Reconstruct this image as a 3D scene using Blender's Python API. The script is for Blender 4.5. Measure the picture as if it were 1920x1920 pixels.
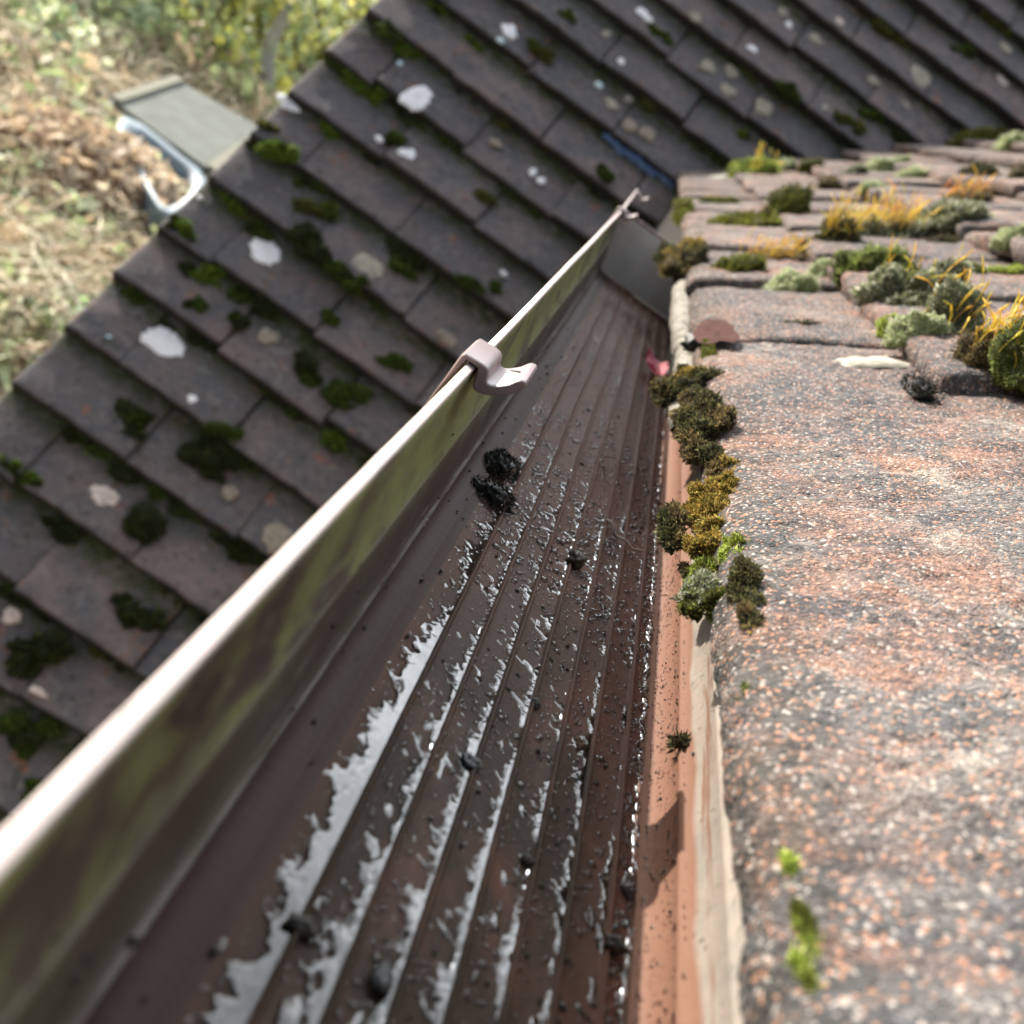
import bpy, math, random
import numpy as np
from mathutils import Vector, Matrix

# ------------------------------------------------------------------ scene, camera, light
scene = bpy.context.scene
for o in list(bpy.data.objects):
    bpy.data.objects.remove(o)
COL = scene.collection
S = 0.000625            # one working unit is 0.625 mm, metres come out of it
RNG = np.random.default_rng(7)
random.seed(7)

# world axes seen from the camera (x across to the house, y along the eave, z up)
M = np.array([[0.81637607, 0.57146325, 0.08342586],
              [0.13444352, -0.32854078, 0.93487213],
              [0.56165386, -0.75199117, -0.34504236]])
# gutter frame: it runs a little out of line with the eave
G = np.array([[0.99975796, 0.02072928, -0.00737],
              [-0.02063956, 0.99971439, 0.01204791],
              [0.00761764, -0.01189288, 0.99990026]])
FPX = 2100.0

cam_d = bpy.data.cameras.new("camera")
cam = bpy.data.objects.new("camera", cam_d)
COL.objects.link(cam)
rot = Matrix(((M[0, 0], -M[0, 1], -M[0, 2]), (M[1, 0], -M[1, 1], -M[1, 2]), (M[2, 0], -M[2, 1], -M[2, 2])))
cam.matrix_world = rot.to_4x4()
cam_d.sensor_width = 36.0
cam_d.lens = FPX / 1920 * 36.0
cam_d.clip_start = 0.005
cam_d.clip_end = 500
cam_d.dof.use_dof = True
cam_d.dof.focus_distance = 405 * S
cam_d.dof.aperture_fstop = cam_d.lens * 0.001 / (2.9 * S)
scene.camera = cam
scene.render.resolution_x = 1024
scene.render.resolution_y = 1024

SUN = Vector((-0.73, 0.60, 0.40)).normalized()
w_ = bpy.data.worlds.new("World")
scene.world = w_
w_.use_nodes = True
nt = w_.node_tree
bg = nt.nodes["Background"]
sky = nt.nodes.new("ShaderNodeTexSky")
sky.sky_type = 'NISHITA'
sky.sun_disc = False
sky.sun_elevation = math.asin(SUN.z)
sky.sun_rotation = math.atan2(SUN.x, SUN.y)
sky.dust_density = 3.0
sky.air_density = 1.0
SKY = 0.118
# unseen bright cloud lobe added to brighten gutter reflections, clear sky elsewhere
tcw = nt.nodes.new("ShaderNodeTexCoord")
cn = nt.nodes.new("ShaderNodeTexNoise"); cn.inputs['Scale'].default_value = 2.6; cn.inputs['Detail'].default_value = 6
nt.links.new(tcw.outputs['Generated'], cn.inputs['Vector'])
dt = nt.nodes.new("ShaderNodeVectorMath"); dt.operation = 'DOT_PRODUCT'
dt.inputs[1].default_value = Vector((0.05, 0.82, 0.57)).normalized()
nt.links.new(tcw.outputs['Generated'], dt.inputs[0])
lobe = nt.nodes.new("ShaderNodeValToRGB"); lobe.color_ramp.elements[0].position = .76; lobe.color_ramp.elements[1].position = .96
nt.links.new(dt.outputs['Value'], lobe.inputs[0])
clr = nt.nodes.new("ShaderNodeValToRGB"); clr.color_ramp.elements[0].position = .34; clr.color_ramp.elements[1].position = .58
nt.links.new(cn.outputs['Fac'], clr.inputs[0])
mk = nt.nodes.new("ShaderNodeMixRGB"); mk.blend_type = 'MULTIPLY'; mk.inputs[0].default_value = 1
nt.links.new(lobe.outputs[0], mk.inputs[1]); nt.links.new(clr.outputs[0], mk.inputs[2])
mc = nt.nodes.new("ShaderNodeMixRGB"); mc.inputs[2].default_value = (4.6 / SKY, 4.8 / SKY, 5.0 / SKY, 1)
nt.links.new(mk.outputs[0], mc.inputs[0]); nt.links.new(sky.outputs[0], mc.inputs[1])
hs = nt.nodes.new("ShaderNodeHueSaturation"); hs.inputs['Saturation'].default_value = .55
nt.links.new(sky.outputs[0], hs.inputs['Color']); nt.links.new(hs.outputs[0], mc.inputs[1])
nt.links.new(mc.outputs[0], bg.inputs[0])
bg.inputs[1].default_value = SKY
sl = bpy.data.lights.new("sun", 'SUN')
sl.energy = 5.0
sl.angle = math.radians(0.5)
sl.color = (1.0, 0.93, 0.84)
so = bpy.data.objects.new("sun", sl)
COL.objects.link(so)
so.rotation_euler = SUN.to_track_quat('Z', 'Y').to_euler()
scene.view_settings.view_transform = 'Standard'
scene.view_settings.look = 'None'
scene.view_settings.gamma = 1.0
scene.view_settings.exposure = 1.1
scene.cycles.max_bounces = 6
scene.cycles.diffuse_bounces = 3
scene.cycles.glossy_bounces = 3
scene.cycles.transparent_max_bounces = 8

# ------------------------------------------------------------------ picture geometry helpers
def wray(px, py):
    return M @ np.array([px - 960.0, py - 960.0, FPX])
def at_x(px, py, x):
    r = wray(px, py); return r * (x / r[0])
def at_zz(px, py, z):
    r = wray(px, py); return r * (z / r[2])
def g_at_z(px, py, z):          # gutter frame
    r = G.T @ wray(px, py); return r * (z / r[2])
def depth(P):
    return float((M.T @ np.asarray(P, float))[2])

PHI = math.radians(45.0); D2 = 3125.0
TH = math.radians(40.0)
V2 = np.array([0, math.cos(PHI), math.sin(PHI)]); N2 = np.array([0, -math.sin(PHI), math.cos(PHI)])
V1 = np.array([math.cos(TH), 0, math.sin(TH)]); N1 = np.array([-math.sin(TH), 0, math.cos(TH)])
XA = np.array([1.0, 0, 0]); YA = np.array([0, 1.0, 0])
O2 = np.array([0, D2, 0.0])          # point of the second roof's arris plane; s measured from here
O1 = np.array([97.0, 0, -93.0])      # eave arris of the near roof
GAUGE = 159.1; S20 = 2835.0 - D2 / math.cos(PHI)
def r2_h(s):                          # tile top height under the arris plane
    k = np.floor((s - S20) / GAUGE)
    return -0.18 * (s - S20 - k * GAUGE)
def at_roof2(px, py, lift=0.0):
    r = wray(px, py); h = 0.0
    for _ in range(4):
        o = O2 + N2 * (h + lift)
        t = (N2 @ o) / (N2 @ r)
        P = r * t
        s = (P - O2) @ V2
        h = float(r2_h(s))
    return P, s
T1S = [0, 117] + [117 + 160 * i for i in range(1, 24)]
def r1_h(s):
    s = np.asarray(s, float)
    idx = np.clip(np.searchsorted(T1S, s, side='right') - 1, 0, len(T1S) - 1)
    return -0.125 * (s - np.array(T1S)[idx])
def at_roof1(px, py, lift=0.0):
    r = wray(px, py); h = 0.0
    for _ in range(5):
        o = O1 + N1 * (h + lift)
        t = (N1 @ o) / (N1 @ r)
        P = r * t
        s = (P - O1) @ V1
        h = 0.6 * h + 0.4 * float(r1_h(max(s, 0)))
    return P, s

# ------------------------------------------------------------------ noise
def _hash(ix, iy, iz, seed):
    h = (ix * 374761393 + iy * 668265263 + iz * 2147483647 + seed * 974711) & 0xFFFFFFFF
    h = ((h ^ (h >> 13)) * 1274126177) & 0xFFFFFFFF
    h = h ^ (h >> 16)
    return (h & 0xFFFF) / 65535.0
def vnoise(p, scale, seed=0):
    p = np.asarray(p, float) * scale
    i = np.floor(p).astype(np.int64); f = p - i
    f = f * f * (3 - 2 * f)
    r = 0
    for dx in (0, 1):
        for dy in (0, 1):
            for dz in (0, 1):
                wgt = (f[..., 0] if dx else 1 - f[..., 0]) * (f[..., 1] if dy else 1 - f[..., 1]) * (f[..., 2] if dz else 1 - f[..., 2])
                r = r + wgt * _hash(i[..., 0] + dx, i[..., 1] + dy, i[..., 2] + dz, seed)
    return r * 2 - 1
def fbm(p, scale, oct=3, seed=0):
    r = 0; a = 1.0
    for k in range(oct):
        r = r + a * vnoise(p, scale * 2 ** k, seed + k * 17); a *= 0.5
    return r

# ------------------------------------------------------------------ mesh collecting
class MB:
    def __init__(self):
        self.v = []; self.f = []; self.c = []; self.n = 0
    def add(self, verts, faces, col=None):
        verts = np.asarray(verts, float).reshape(-1, 3)
        if col is None: col = (1, 1, 1)
        c = np.asarray(col, float)
        if c.ndim == 1: c = np.tile(c, (len(verts), 1))
        self.v.append(verts); self.c.append(c)
        n = self.n
        if isinstance(faces, np.ndarray):
            self.f.extend((faces + n).tolist())
        else:
            self.f.extend([[i + n for i in q] for q in faces])
        self.n += len(verts)
    def grid(self, P, col=None, flip=False, closed=False):
        a, b = P.shape[:2]
        i, j = np.meshgrid(np.arange(a if closed else a - 1), np.arange(b - 1), indexing='ij')
        i2 = (i + 1) % a
        q = np.stack([i * b + j, i2 * b + j, i2 * b + j + 1, i * b + j + 1], -1).reshape(-1, 4)
        if flip: q = q[:, ::-1]
        if col is not None:
            col = np.asarray(col, float)
            if col.ndim == 3: col = col.reshape(-1, 3)
        self.add(P.reshape(-1, 3), q, col)
    def tube(self, pts, rad, n=5, col=None, cap=True):
        pts = np.asarray(pts, float)
        rad = np.broadcast_to(np.asarray(rad, float), (len(pts),))
        t = np.gradient(pts, axis=0)
        t /= np.linalg.norm(t, axis=1)[:, None] + 1e-9
        ref = np.array([0.31, 0.22, 0.92]) if abs(t[0] @ np.array([0.31, 0.22, 0.92])) < 0.95 else np.array([1.0, 0, 0])
        a = np.cross(t, ref); a /= np.linalg.norm(a, axis=1)[:, None] + 1e-9
        b = np.cross(t, a)
        ang = np.linspace(0, 2 * np.pi, n, endpoint=False)
        P = pts[None] + rad[None, :, None] * (np.cos(ang)[:, None, None] * a[None] + np.sin(ang)[:, None, None] * b[None])
        base = self.n
        self.grid(P, col, closed=True)
        if cap:
            m = len(pts)
            self.f.append([base + k * m for k in range(n)][::-1])
            self.f.append([base + k * m + m - 1 for k in range(n)])
    def box(self, c, x, y, z, col=None):
        c, x, y, z = map(np.asarray, (c, x, y, z))
        v = [c + sx * x + sy * y + sz * z for sz in (-1, 1) for sy in (-1, 1) for sx in (-1, 1)]
        self.add(v, [[0, 2, 3, 1], [4, 5, 7, 6], [0, 1, 5, 4], [2, 6, 7, 3], [0, 4, 6, 2], [1, 3, 7, 5]], col)
    def build(self, name, mat, parent=None, base=(0, 0, 0), smooth=True):
        V = np.concatenate(self.v) - np.asarray(base, float)
        C = np.concatenate(self.c)
        me = bpy.data.meshes.new(name)
        me.from_pydata((V * S).tolist(), [], self.f)
        at = me.color_attributes.new("Col", 'FLOAT_COLOR', 'POINT')
        at.data.foreach_set('color', np.concatenate([C, np.ones((len(C), 1))], 1).astype(np.float32).ravel())
        if smooth: me.polygons.foreach_set('use_smooth', [True] * len(me.polygons))
        me.materials.append(mat)
        me.update()
        o = bpy.data.objects.new(name, me)
        COL.objects.link(o)
        if parent: o.parent = parent
        else: o.location = Vector(np.asarray(base, float) * S)
        return o
def tag(o, label=None, cat=None, group=None, kind=None):
    if label: o['label'] = label
    if cat: o['category'] = cat
    if group: o['group'] = group
    if kind: o['kind'] = kind
    return o
def thing(name, label, cat, base=(0, 0, 0), group=None, rotm=None):
    o = bpy.data.objects.new(name, None)
    o.empty_display_size = 0.02
    COL.objects.link(o)
    o.location = Vector(np.asarray(base, float) * S)
    if rotm is not None: o.rotation_euler = Matrix(rotm.tolist()).to_euler()
    return tag(o, label, cat, group)

# ------------------------------------------------------------------ materials
class NT:
    def __init__(self, name):
        self.m = bpy.data.materials.new(name); self.m.use_nodes = True
        self.t = self.m.node_tree; self.L = self.t.links
        self.b = self.t.nodes["Principled BSDF"]; self.out = self.t.nodes["Material Output"]
        tc = self.node("ShaderNodeTexCoord"); mp = self.node("ShaderNodeMapping")
        mp.inputs['Scale'].default_value = (1 / S,) * 3
        self.L.new(tc.outputs['Object'], mp.inputs[0]); self.co = mp.outputs[0]
    def node(self, k, **kw):
        x = self.t.nodes.new(k)
        for a, b in kw.items(): setattr(x, a, b)
        return x
    def set(self, inp, v):
        if hasattr(v, 'is_output') or isinstance(v, bpy.types.NodeSocket): self.L.new(v, inp)
        else: inp.default_value = v
    def scaled(self, s):
        mp = self.node("ShaderNodeMapping"); mp.inputs['Scale'].default_value = s
        self.L.new(self.co, mp.inputs[0]); return mp.outputs[0]
    def noise(self, scale, detail=4, rough=0.55, co=None, dist=0.0):
        x = self.node("ShaderNodeTexNoise"); x.inputs['Scale'].default_value = scale
        x.inputs['Detail'].default_value = detail; x.inputs['Roughness'].default_value = rough
        x.inputs['Distortion'].default_value = dist
        self.L.new(co or self.co, x.inputs['Vector']); return x.outputs['Fac']
    def voro(self, scale, feature='F1', out='Distance', co=None, rnd=1.0):
        x = self.node("ShaderNodeTexVoronoi", feature=feature); x.inputs['Scale'].default_value = scale
        x.inputs['Randomness'].default_value = rnd
        self.L.new(co or self.co, x.inputs['Vector']); return x.outputs[out]
    def ramp(self, f, a, b, interp='LINEAR', lo=(0, 0, 0, 1), hi=(1, 1, 1, 1)):
        x = self.node("ShaderNodeValToRGB"); r = x.color_ramp; r.interpolation = interp
        if a > b: a, b, lo, hi = b, a, hi, lo
        r.elements[0].position = a; r.elements[0].color = lo; r.elements[1].position = b; r.elements[1].color = hi
        self.L.new(f, x.inputs[0]); return x.outputs[0]
    def mix(self, f, a, b, mode='MIX'):
        x = self.node("ShaderNodeMixRGB", blend_type=mode)
        for i, v in enumerate((f, a, b)):
            if isinstance(v, bpy.types.NodeSocket): self.L.new(v, x.inputs[i])
            else: x.inputs[i].default_value = v if i == 0 else (*v[:3], 1)
        return x.outputs[0]
    def math(self, op, a, b=0.0, clamp=False):
        x = self.node("ShaderNodeMath", operation=op, use_clamp=clamp)
        self.set(x.inputs[0], a); self.set(x.inputs[1], b); return x.outputs[0]
    def attr(self, name="Col"):
        x = self.node("ShaderNodeAttribute"); x.attribute_name = name; return x.outputs['Color']
    def xyz(self):
        x = self.node("ShaderNodeSeparateXYZ"); self.L.new(self.co, x.inputs[0]); return x.outputs
    def bump(self, h, dist, strength=1.0, normal=None):
        x = self.node("ShaderNodeBump"); x.inputs['Distance'].default_value = dist * S
        x.inputs['Strength'].default_value = strength
        self.L.new(h, x.inputs['Height'])
        if normal is not None: self.L.new(normal, x.inputs['Normal'])
        return x.outputs[0]
    def fin(self, color, rough=0.8, normal=None, spec=0.4):
        self.set(self.b.inputs['Base Color'], color if isinstance(color, bpy.types.NodeSocket) else (*color, 1))
        self.set(self.b.inputs['Roughness'], rough)
        self.b.inputs['Specular IOR Level'].default_value = spec
        if normal is not None: self.L.new(normal, self.b.inputs['Normal'])
        return self.m

def mat_simple(name, col, rough=0.6, spec=0.4, nscale=0.05, var=0.25):
    n = NT(name); f = n.noise(nscale, 4)
    c = n.mix(f, tuple(x * (1 - var) for x in col), tuple(x * (1 + var) for x in col))
    return n.fin(c, rough, None, spec)

def mat_tile_near():
    n = NT("sunlit_clay_tile")
    big = n.noise(0.011, 5, 0.6); mid = n.noise(0.045, 4, 0.7); fine = n.noise(0.35, 3, 0.7)
    pat = n.noise(0.0085, 5, 0.7, dist=0.8)
    c = n.mix(n.ramp(big, .42, .58), (.182, .160, .146), (.125, .120, .117))
    c = n.mix(n.math('MULTIPLY', n.ramp(n.noise(0.016, 5, 0.70, dist=0.8), .47, .58), .85), c, (.250, .142, .104))
    c = n.mix(n.math('MULTIPLY', n.ramp(pat, .45, .55), .82), c, n.mix(fine, (.050, .051, .055), (.105, .105, .11)))
    c = n.mix(n.math('MULTIPLY', n.ramp(mid, .50, .60), .7), c, (.062, .061, .062))
    c = n.mix(n.math('MULTIPLY', n.ramp(n.noise(0.024, 4, 0.72), .60, .68), .65), c, (.33, .295, .25))
    sp = n.node("ShaderNodeTexVoronoi"); sp.inputs['Scale'].default_value = 0.95; n.L.new(n.co, sp.inputs['Vector'])
    hv = n.node("ShaderNodeSeparateColor"); n.L.new(sp.outputs['Color'], hv.inputs[0])
    c = n.mix(n.math('MULTIPLY', n.ramp(hv.outputs[0], .60, .85), .45), c, (.045, .045, .048))
    c = n.mix(n.math('MULTIPLY', n.ramp(hv.outputs[1], .95, .98), .12), c, (.25, .235, .21))
    c = n.mix(n.math('MULTIPLY', n.ramp(hv.outputs[2], .90, .95), .12), c, (.31, .165, .11))
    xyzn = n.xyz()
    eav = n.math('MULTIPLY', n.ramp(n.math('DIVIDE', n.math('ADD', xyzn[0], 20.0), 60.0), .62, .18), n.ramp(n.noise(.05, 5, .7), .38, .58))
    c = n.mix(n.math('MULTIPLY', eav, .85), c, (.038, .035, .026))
    c = n.mix(n.math('MULTIPLY', n.ramp(hv.outputs[1], .90, .95), .75), c, (.42, .38, .34))
    c = n.mix(n.math('MULTIPLY', n.ramp(hv.outputs[2], .88, .93), .8), c, (.38, .20, .13))
    c = n.mix(.38, c, n.ramp(fine, .3, .7), 'OVERLAY')
    h = n.math('ADD', n.noise(0.55, 3, 0.72), n.math('MULTIPLY', sp.outputs['Distance'], -.35))
    h = n.math('ADD', h, n.math('MULTIPLY', n.ramp(n.noise(.2, 3, .6), .3, .5), .35))
    return n.fin(c, .95, n.bump(h, 1.9, 1.0), .15)

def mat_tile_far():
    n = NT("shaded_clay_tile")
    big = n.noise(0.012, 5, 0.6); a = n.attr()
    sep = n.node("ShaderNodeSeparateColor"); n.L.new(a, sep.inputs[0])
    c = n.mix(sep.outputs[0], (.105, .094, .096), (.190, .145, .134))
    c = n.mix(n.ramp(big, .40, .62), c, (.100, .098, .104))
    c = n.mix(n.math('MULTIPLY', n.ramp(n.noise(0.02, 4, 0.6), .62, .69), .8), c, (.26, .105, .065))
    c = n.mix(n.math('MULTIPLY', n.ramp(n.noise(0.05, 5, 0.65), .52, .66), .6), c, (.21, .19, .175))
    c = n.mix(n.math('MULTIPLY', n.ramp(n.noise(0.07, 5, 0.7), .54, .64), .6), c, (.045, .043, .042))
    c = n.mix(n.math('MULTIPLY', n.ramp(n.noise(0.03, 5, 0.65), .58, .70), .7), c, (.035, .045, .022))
    lap_shade_algae = n.math('MULTIPLY', sep.outputs[2], n.ramp(n.noise(.035, 5, .6), .26, .56))  # algae tone that also paints the shadow band along each lap
    c = n.mix(lap_shade_algae, c, n.mix(n.noise(.09, 4), (.018, .024, .008), (.05, .065, .016)))
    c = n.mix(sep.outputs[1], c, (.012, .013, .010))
    h = n.noise(0.2, 5, 0.7)
    return n.fin(c, .9, n.bump(h, 2.0, .8), .25)

def mat_attr(name, rough=.85, transl=0.3, spec=.25, nscale=0.3):
    n = NT(name)
    c = n.attr()
    c2 = n.mix(.5, c, n.ramp(n.noise(nscale, 3), .25, .75), 'OVERLAY')
    n.fin(c2, rough, None, spec)
    if transl > 0:
        tr = n.node("ShaderNodeBsdfTranslucent"); n.L.new(c2, tr.inputs[0])
        mx = n.node("ShaderNodeMixShader"); mx.inputs[0].default_value = transl
        n.L.new(n.b.outputs[0], mx.inputs[1]); n.L.new(tr.outputs[0], mx.inputs[2]); n.L.new(mx.outputs[0], n.out.inputs[0])
    return n.m

def mat_trough():
    n = NT("weathered_brown_plastic")
    x, y, z = n.xyz()[:3]
    streak = n.noise(0.05, 5, 0.6, co=n.scaled((1, .12, 1)))
    c = n.mix(streak, (.058, .027, .018), (.094, .042, .026))
    # dark silt film lying on the floor
    flo = n.math('MULTIPLY', n.ramp(z, -149.6 / 200 + 1, -146.5 / 200 + 1), 0.0)
    zl = n.math('ADD', z, 150.0)
    isflo = n.math('LESS_THAN', zl, 2.2)
    silt = n.math('MULTIPLY', n.ramp(n.noise(0.045, 6, 0.65, co=n.scaled((1, .35, 1))), .34, .52), isflo)
    silt = n.math('MULTIPLY', silt, n.ramp(n.math('DIVIDE', y, 700.0), .68, .36))
    xs = n.math('MULTIPLY', n.ramp(n.math('DIVIDE', x, 110.0), .06, .2), n.ramp(n.math('DIVIDE', x, 110.0), .86, .70))
    c = n.mix(n.math('MULTIPLY', n.math('MULTIPLY', silt, xs), .85), c, (.018, .014, .008))
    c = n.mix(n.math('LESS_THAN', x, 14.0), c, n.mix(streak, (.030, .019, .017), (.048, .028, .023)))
    # algae on the front wall
    al = n.noise(0.05, 6, 0.62, co=n.scaled((1, .30, .5)), dist=1.2)
    al2 = n.noise(0.016, 4, 0.6, co=n.scaled((1, .6, 1)))
    wallm = n.math('LESS_THAN', x, 1.6)
    c = n.mix(n.math('MULTIPLY', wallm, n.ramp(al2, .35, .6)), c, (.080, .072, .058))
    band = n.math('MULTIPLY', n.ramp(n.math('DIVIDE', n.math('ADD', z, 150.0), 70.0), .36, .56), wallm)
    amt = n.math('ADD', n.math('MULTIPLY', al, .6), n.math('MULTIPLY', al2, .45))
    c = n.mix(n.math('MULTIPLY', n.ramp(amt, .44, .56), band), c, n.mix(al, (.130, .146, .056), (.205, .228, .080)))
    c = n.mix(n.math('MULTIPLY', n.math('MULTIPLY', wallm, n.ramp(al, .50, .66)), .5), c, (.050, .052, .030))
    c = n.mix(n.math('MULTIPLY', n.math('MULTIPLY', wallm, n.ramp(n.noise(.11, 5, .7, co=n.scaled((1, .15, 1))), .60, .68)), .6), c, (.17, .165, .14))
    c = n.mix(n.math('MULTIPLY', n.math('MULTIPLY', wallm, n.ramp(n.noise(.09, 4, .7, co=n.scaled((1, .5, .4))), .62, .70)), .7), c, (.022, .02, .016))
    zz1 = n.math('LESS_THAN', n.math('ABSOLUTE', n.math('ADD', z, 115.2)), 1.3)
    zz2 = n.math('LESS_THAN', n.math('ABSOLUTE', n.math('ADD', z, 143.2)), .9)
    bead_glint = n.math('MULTIPLY', n.math('MAXIMUM', zz1, zz2), n.math('MULTIPLY', wallm, n.ramp(n.noise(.06, 5, .7, co=n.scaled((1, .5, 1))), .35, .6)))
    c = n.mix(n.math('MULTIPLY', bead_glint, .8), c, (.17, .16, .14))  # highlights on the wall beads painted in as lighter colour
    # mottled cream colour towards the top of the back wall
    edge = n.math('ADD', z, n.math('MULTIPLY', n.noise(0.02, 3, 0.55, co=n.scaled((1, .5, 1))), 16.0))
    dep = n.math('MULTIPLY', n.ramp(n.math('DIVIDE', n.math('ADD', edge, 150.0), 60.0), .43, .465), n.math('GREATER_THAN', x, 98.0))
    cream_c = n.mix(n.noise(0.09, 5, .65), (.20, .172, .142), (.295, .26, .22))
    cream_c = n.mix(n.math('MULTIPLY', n.ramp(n.noise(.022, 5, .7), .50, .62), .7), cream_c, (.16, .165, .145))
    cream_c = n.mix(n.math('MULTIPLY', n.ramp(n.noise(.35, 4, .7), .58, .66), n.ramp(n.noise(.025, 3), .45, .6)), cream_c, (.05, .05, .035))
    cream_c = n.mix(n.math('MULTIPLY', n.ramp(n.noise(.05, 5, .7, co=n.scaled((1, .08, 1.5))), .60, .64), .8), cream_c, (.155, .075, .05))
    sunlit_brown = n.math('GREATER_THAN', x, 96.0)  # sunlit look of the back wall put into a lighter brown
    c = n.mix(n.math('MULTIPLY', sunlit_brown, .75), c, n.mix(streak, (.180, .090, .058), (.225, .120, .080)))
    c = n.mix(n.math('MULTIPLY', dep, .93), c, cream_c)
    # specks
    sp = n.ramp(n.voro(.11), .07, .045)
    c = n.mix(n.math('MULTIPLY', sp, n.ramp(n.noise(.02, 2), .45, .6)), c, (.015, .014, .01))
    h = n.math('ADD', n.noise(0.22, 5, .6), n.math('MULTIPLY', n.noise(0.03, 3), 1.5))
    return n.fin(c, n.math('ADD', n.math('MULTIPLY', streak, .25), .52), n.bump(h, .55, .6), .10)

def mat_lip():
    n = NT("faded_plastic_lip")
    c = n.mix(n.noise(.04, 5, .6), (.46, .375, .34), (.58, .49, .45))
    c = n.mix(n.ramp(n.voro(.07), .10, .06), c, (.06, .045, .03))
    c = n.mix(n.math('MULTIPLY', n.ramp(n.noise(.06, 5, .7, co=n.scaled((1, .4, 1))), .62, .70), .55), c, (.16, .13, .09))
    return n.fin(c, .42, n.bump(n.noise(.3, 4), .3, .6), .6)

def mat_water(name, rough=.03):
    n = NT(name)
    fr = n.node("ShaderNodeFresnel"); fr.inputs[0].default_value = 1.5
    gl = n.node("ShaderNodeBsdfGlossy"); gl.inputs['Roughness'].default_value = rough
    tr = n.node("ShaderNodeBsdfTransparent"); tr.inputs[0].default_value = (.86, .86, .84, 1)
    mx = n.node("ShaderNodeMixShader")
    bp = n.bump(n.noise(.12, 2, .5), .25, .5)
    n.L.new(bp, gl.inputs['Normal'])
    n.L.new(fr.outputs[0], mx.inputs[0]); n.L.new(tr.outputs[0], mx.inputs[1]); n.L.new(gl.outputs[0], mx.inputs[2])
    n.L.new(mx.outputs[0], n.out.inputs[0])
    return n.m

M_TN = mat_tile_near(); M_TF = mat_tile_far(); M_TR = mat_trough(); M_LIP = mat_lip()
M_WATER = mat_water("still_water"); M_DROP = mat_water("droplet_water", .06)
M_CLIP = mat_simple("plum_plastic", (.165, .115, .112), .42, .55, .06, .28)
M_MOSS = mat_attr("moss", .9, .35); M_STALK = mat_attr("moss_stalk", .6, .55, .3)
M_LEAF = mat_attr("leaf", .6, .45, .35, .02); M_STEM = mat_attr("stem", .8, 0.0)
M_LICH = mat_attr("lichen_crust", .95, 0.0, .1, .12)
M_DEBRIS = mat_attr("wet_debris", .62, 0.0, .35)
M_BLUE = mat_simple("blue_plastic", (.05, .095, .20), .4, .5, .02, .25)
M_BOARD = mat_simple("grey_board", (.10, .11, .092), .85, .2, .003, .55)
M_TUB = mat_simple("pale_blue_plastic", (.17, .22, .245), .5, .3, .003, .1)
M_DARK = mat_simple("dark_roof_underside", (.03, .028, .025), .9, .1)
def mat_palem():
    n = NT("pale_strip_surface")
    c = n.mix(n.noise(.05, 5, .65), (.17, .155, .13), (.30, .28, .24))
    c = n.mix(n.ramp(n.noise(.08, 5, .7), .54, .64), c, (.08, .075, .06))
    return n.fin(c, .95, n.bump(n.noise(.25, 4, .7), 1.5, .8), .1)
M_PALEM = mat_palem()
M_MORT = mat_simple("verge_mortar", (.30, .24, .21), .95, .1, .05, .25)

# ------------------------------------------------------------------ ground
def mat_ground():
    n = NT("leaf_litter_ground")
    c = n.mix(n.noise(.0012, 6, .7), (.24, .20, .13), (.44, .37, .25))
    c = n.mix(n.ramp(n.noise(.004, 6, .7), .45, .62), c, (.30, .19, .115))
    c = n.mix(n.ramp(n.noise(.0025, 5, .7), .55, .7), c, (.10, .13, .045))
    return n.fin(c, .95, n.bump(n.noise(.01, 6, .7), 60, 1.0), .1)
g = MB()
ang = np.linspace(0, 2 * np.pi, 49)[:-1]
rr = np.array([0, 3000, 8000, 14000, 22000, 40000, 90000, 260000.0])
P = np.stack([rr[None, :] * np.cos(ang)[:, None], rr[None, :] * np.sin(ang)[:, None] + 9000, -4000 + 0 * rr[None, :] + 0 * ang[:, None]], -1)
P[..., 2] += 160 * vnoise(P, 1 / 2600., 5) * (rr[None, :] < 60000)
g.grid(P, closed=True)
tag(g.build("ground", mat_ground()), kind='structure')

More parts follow.
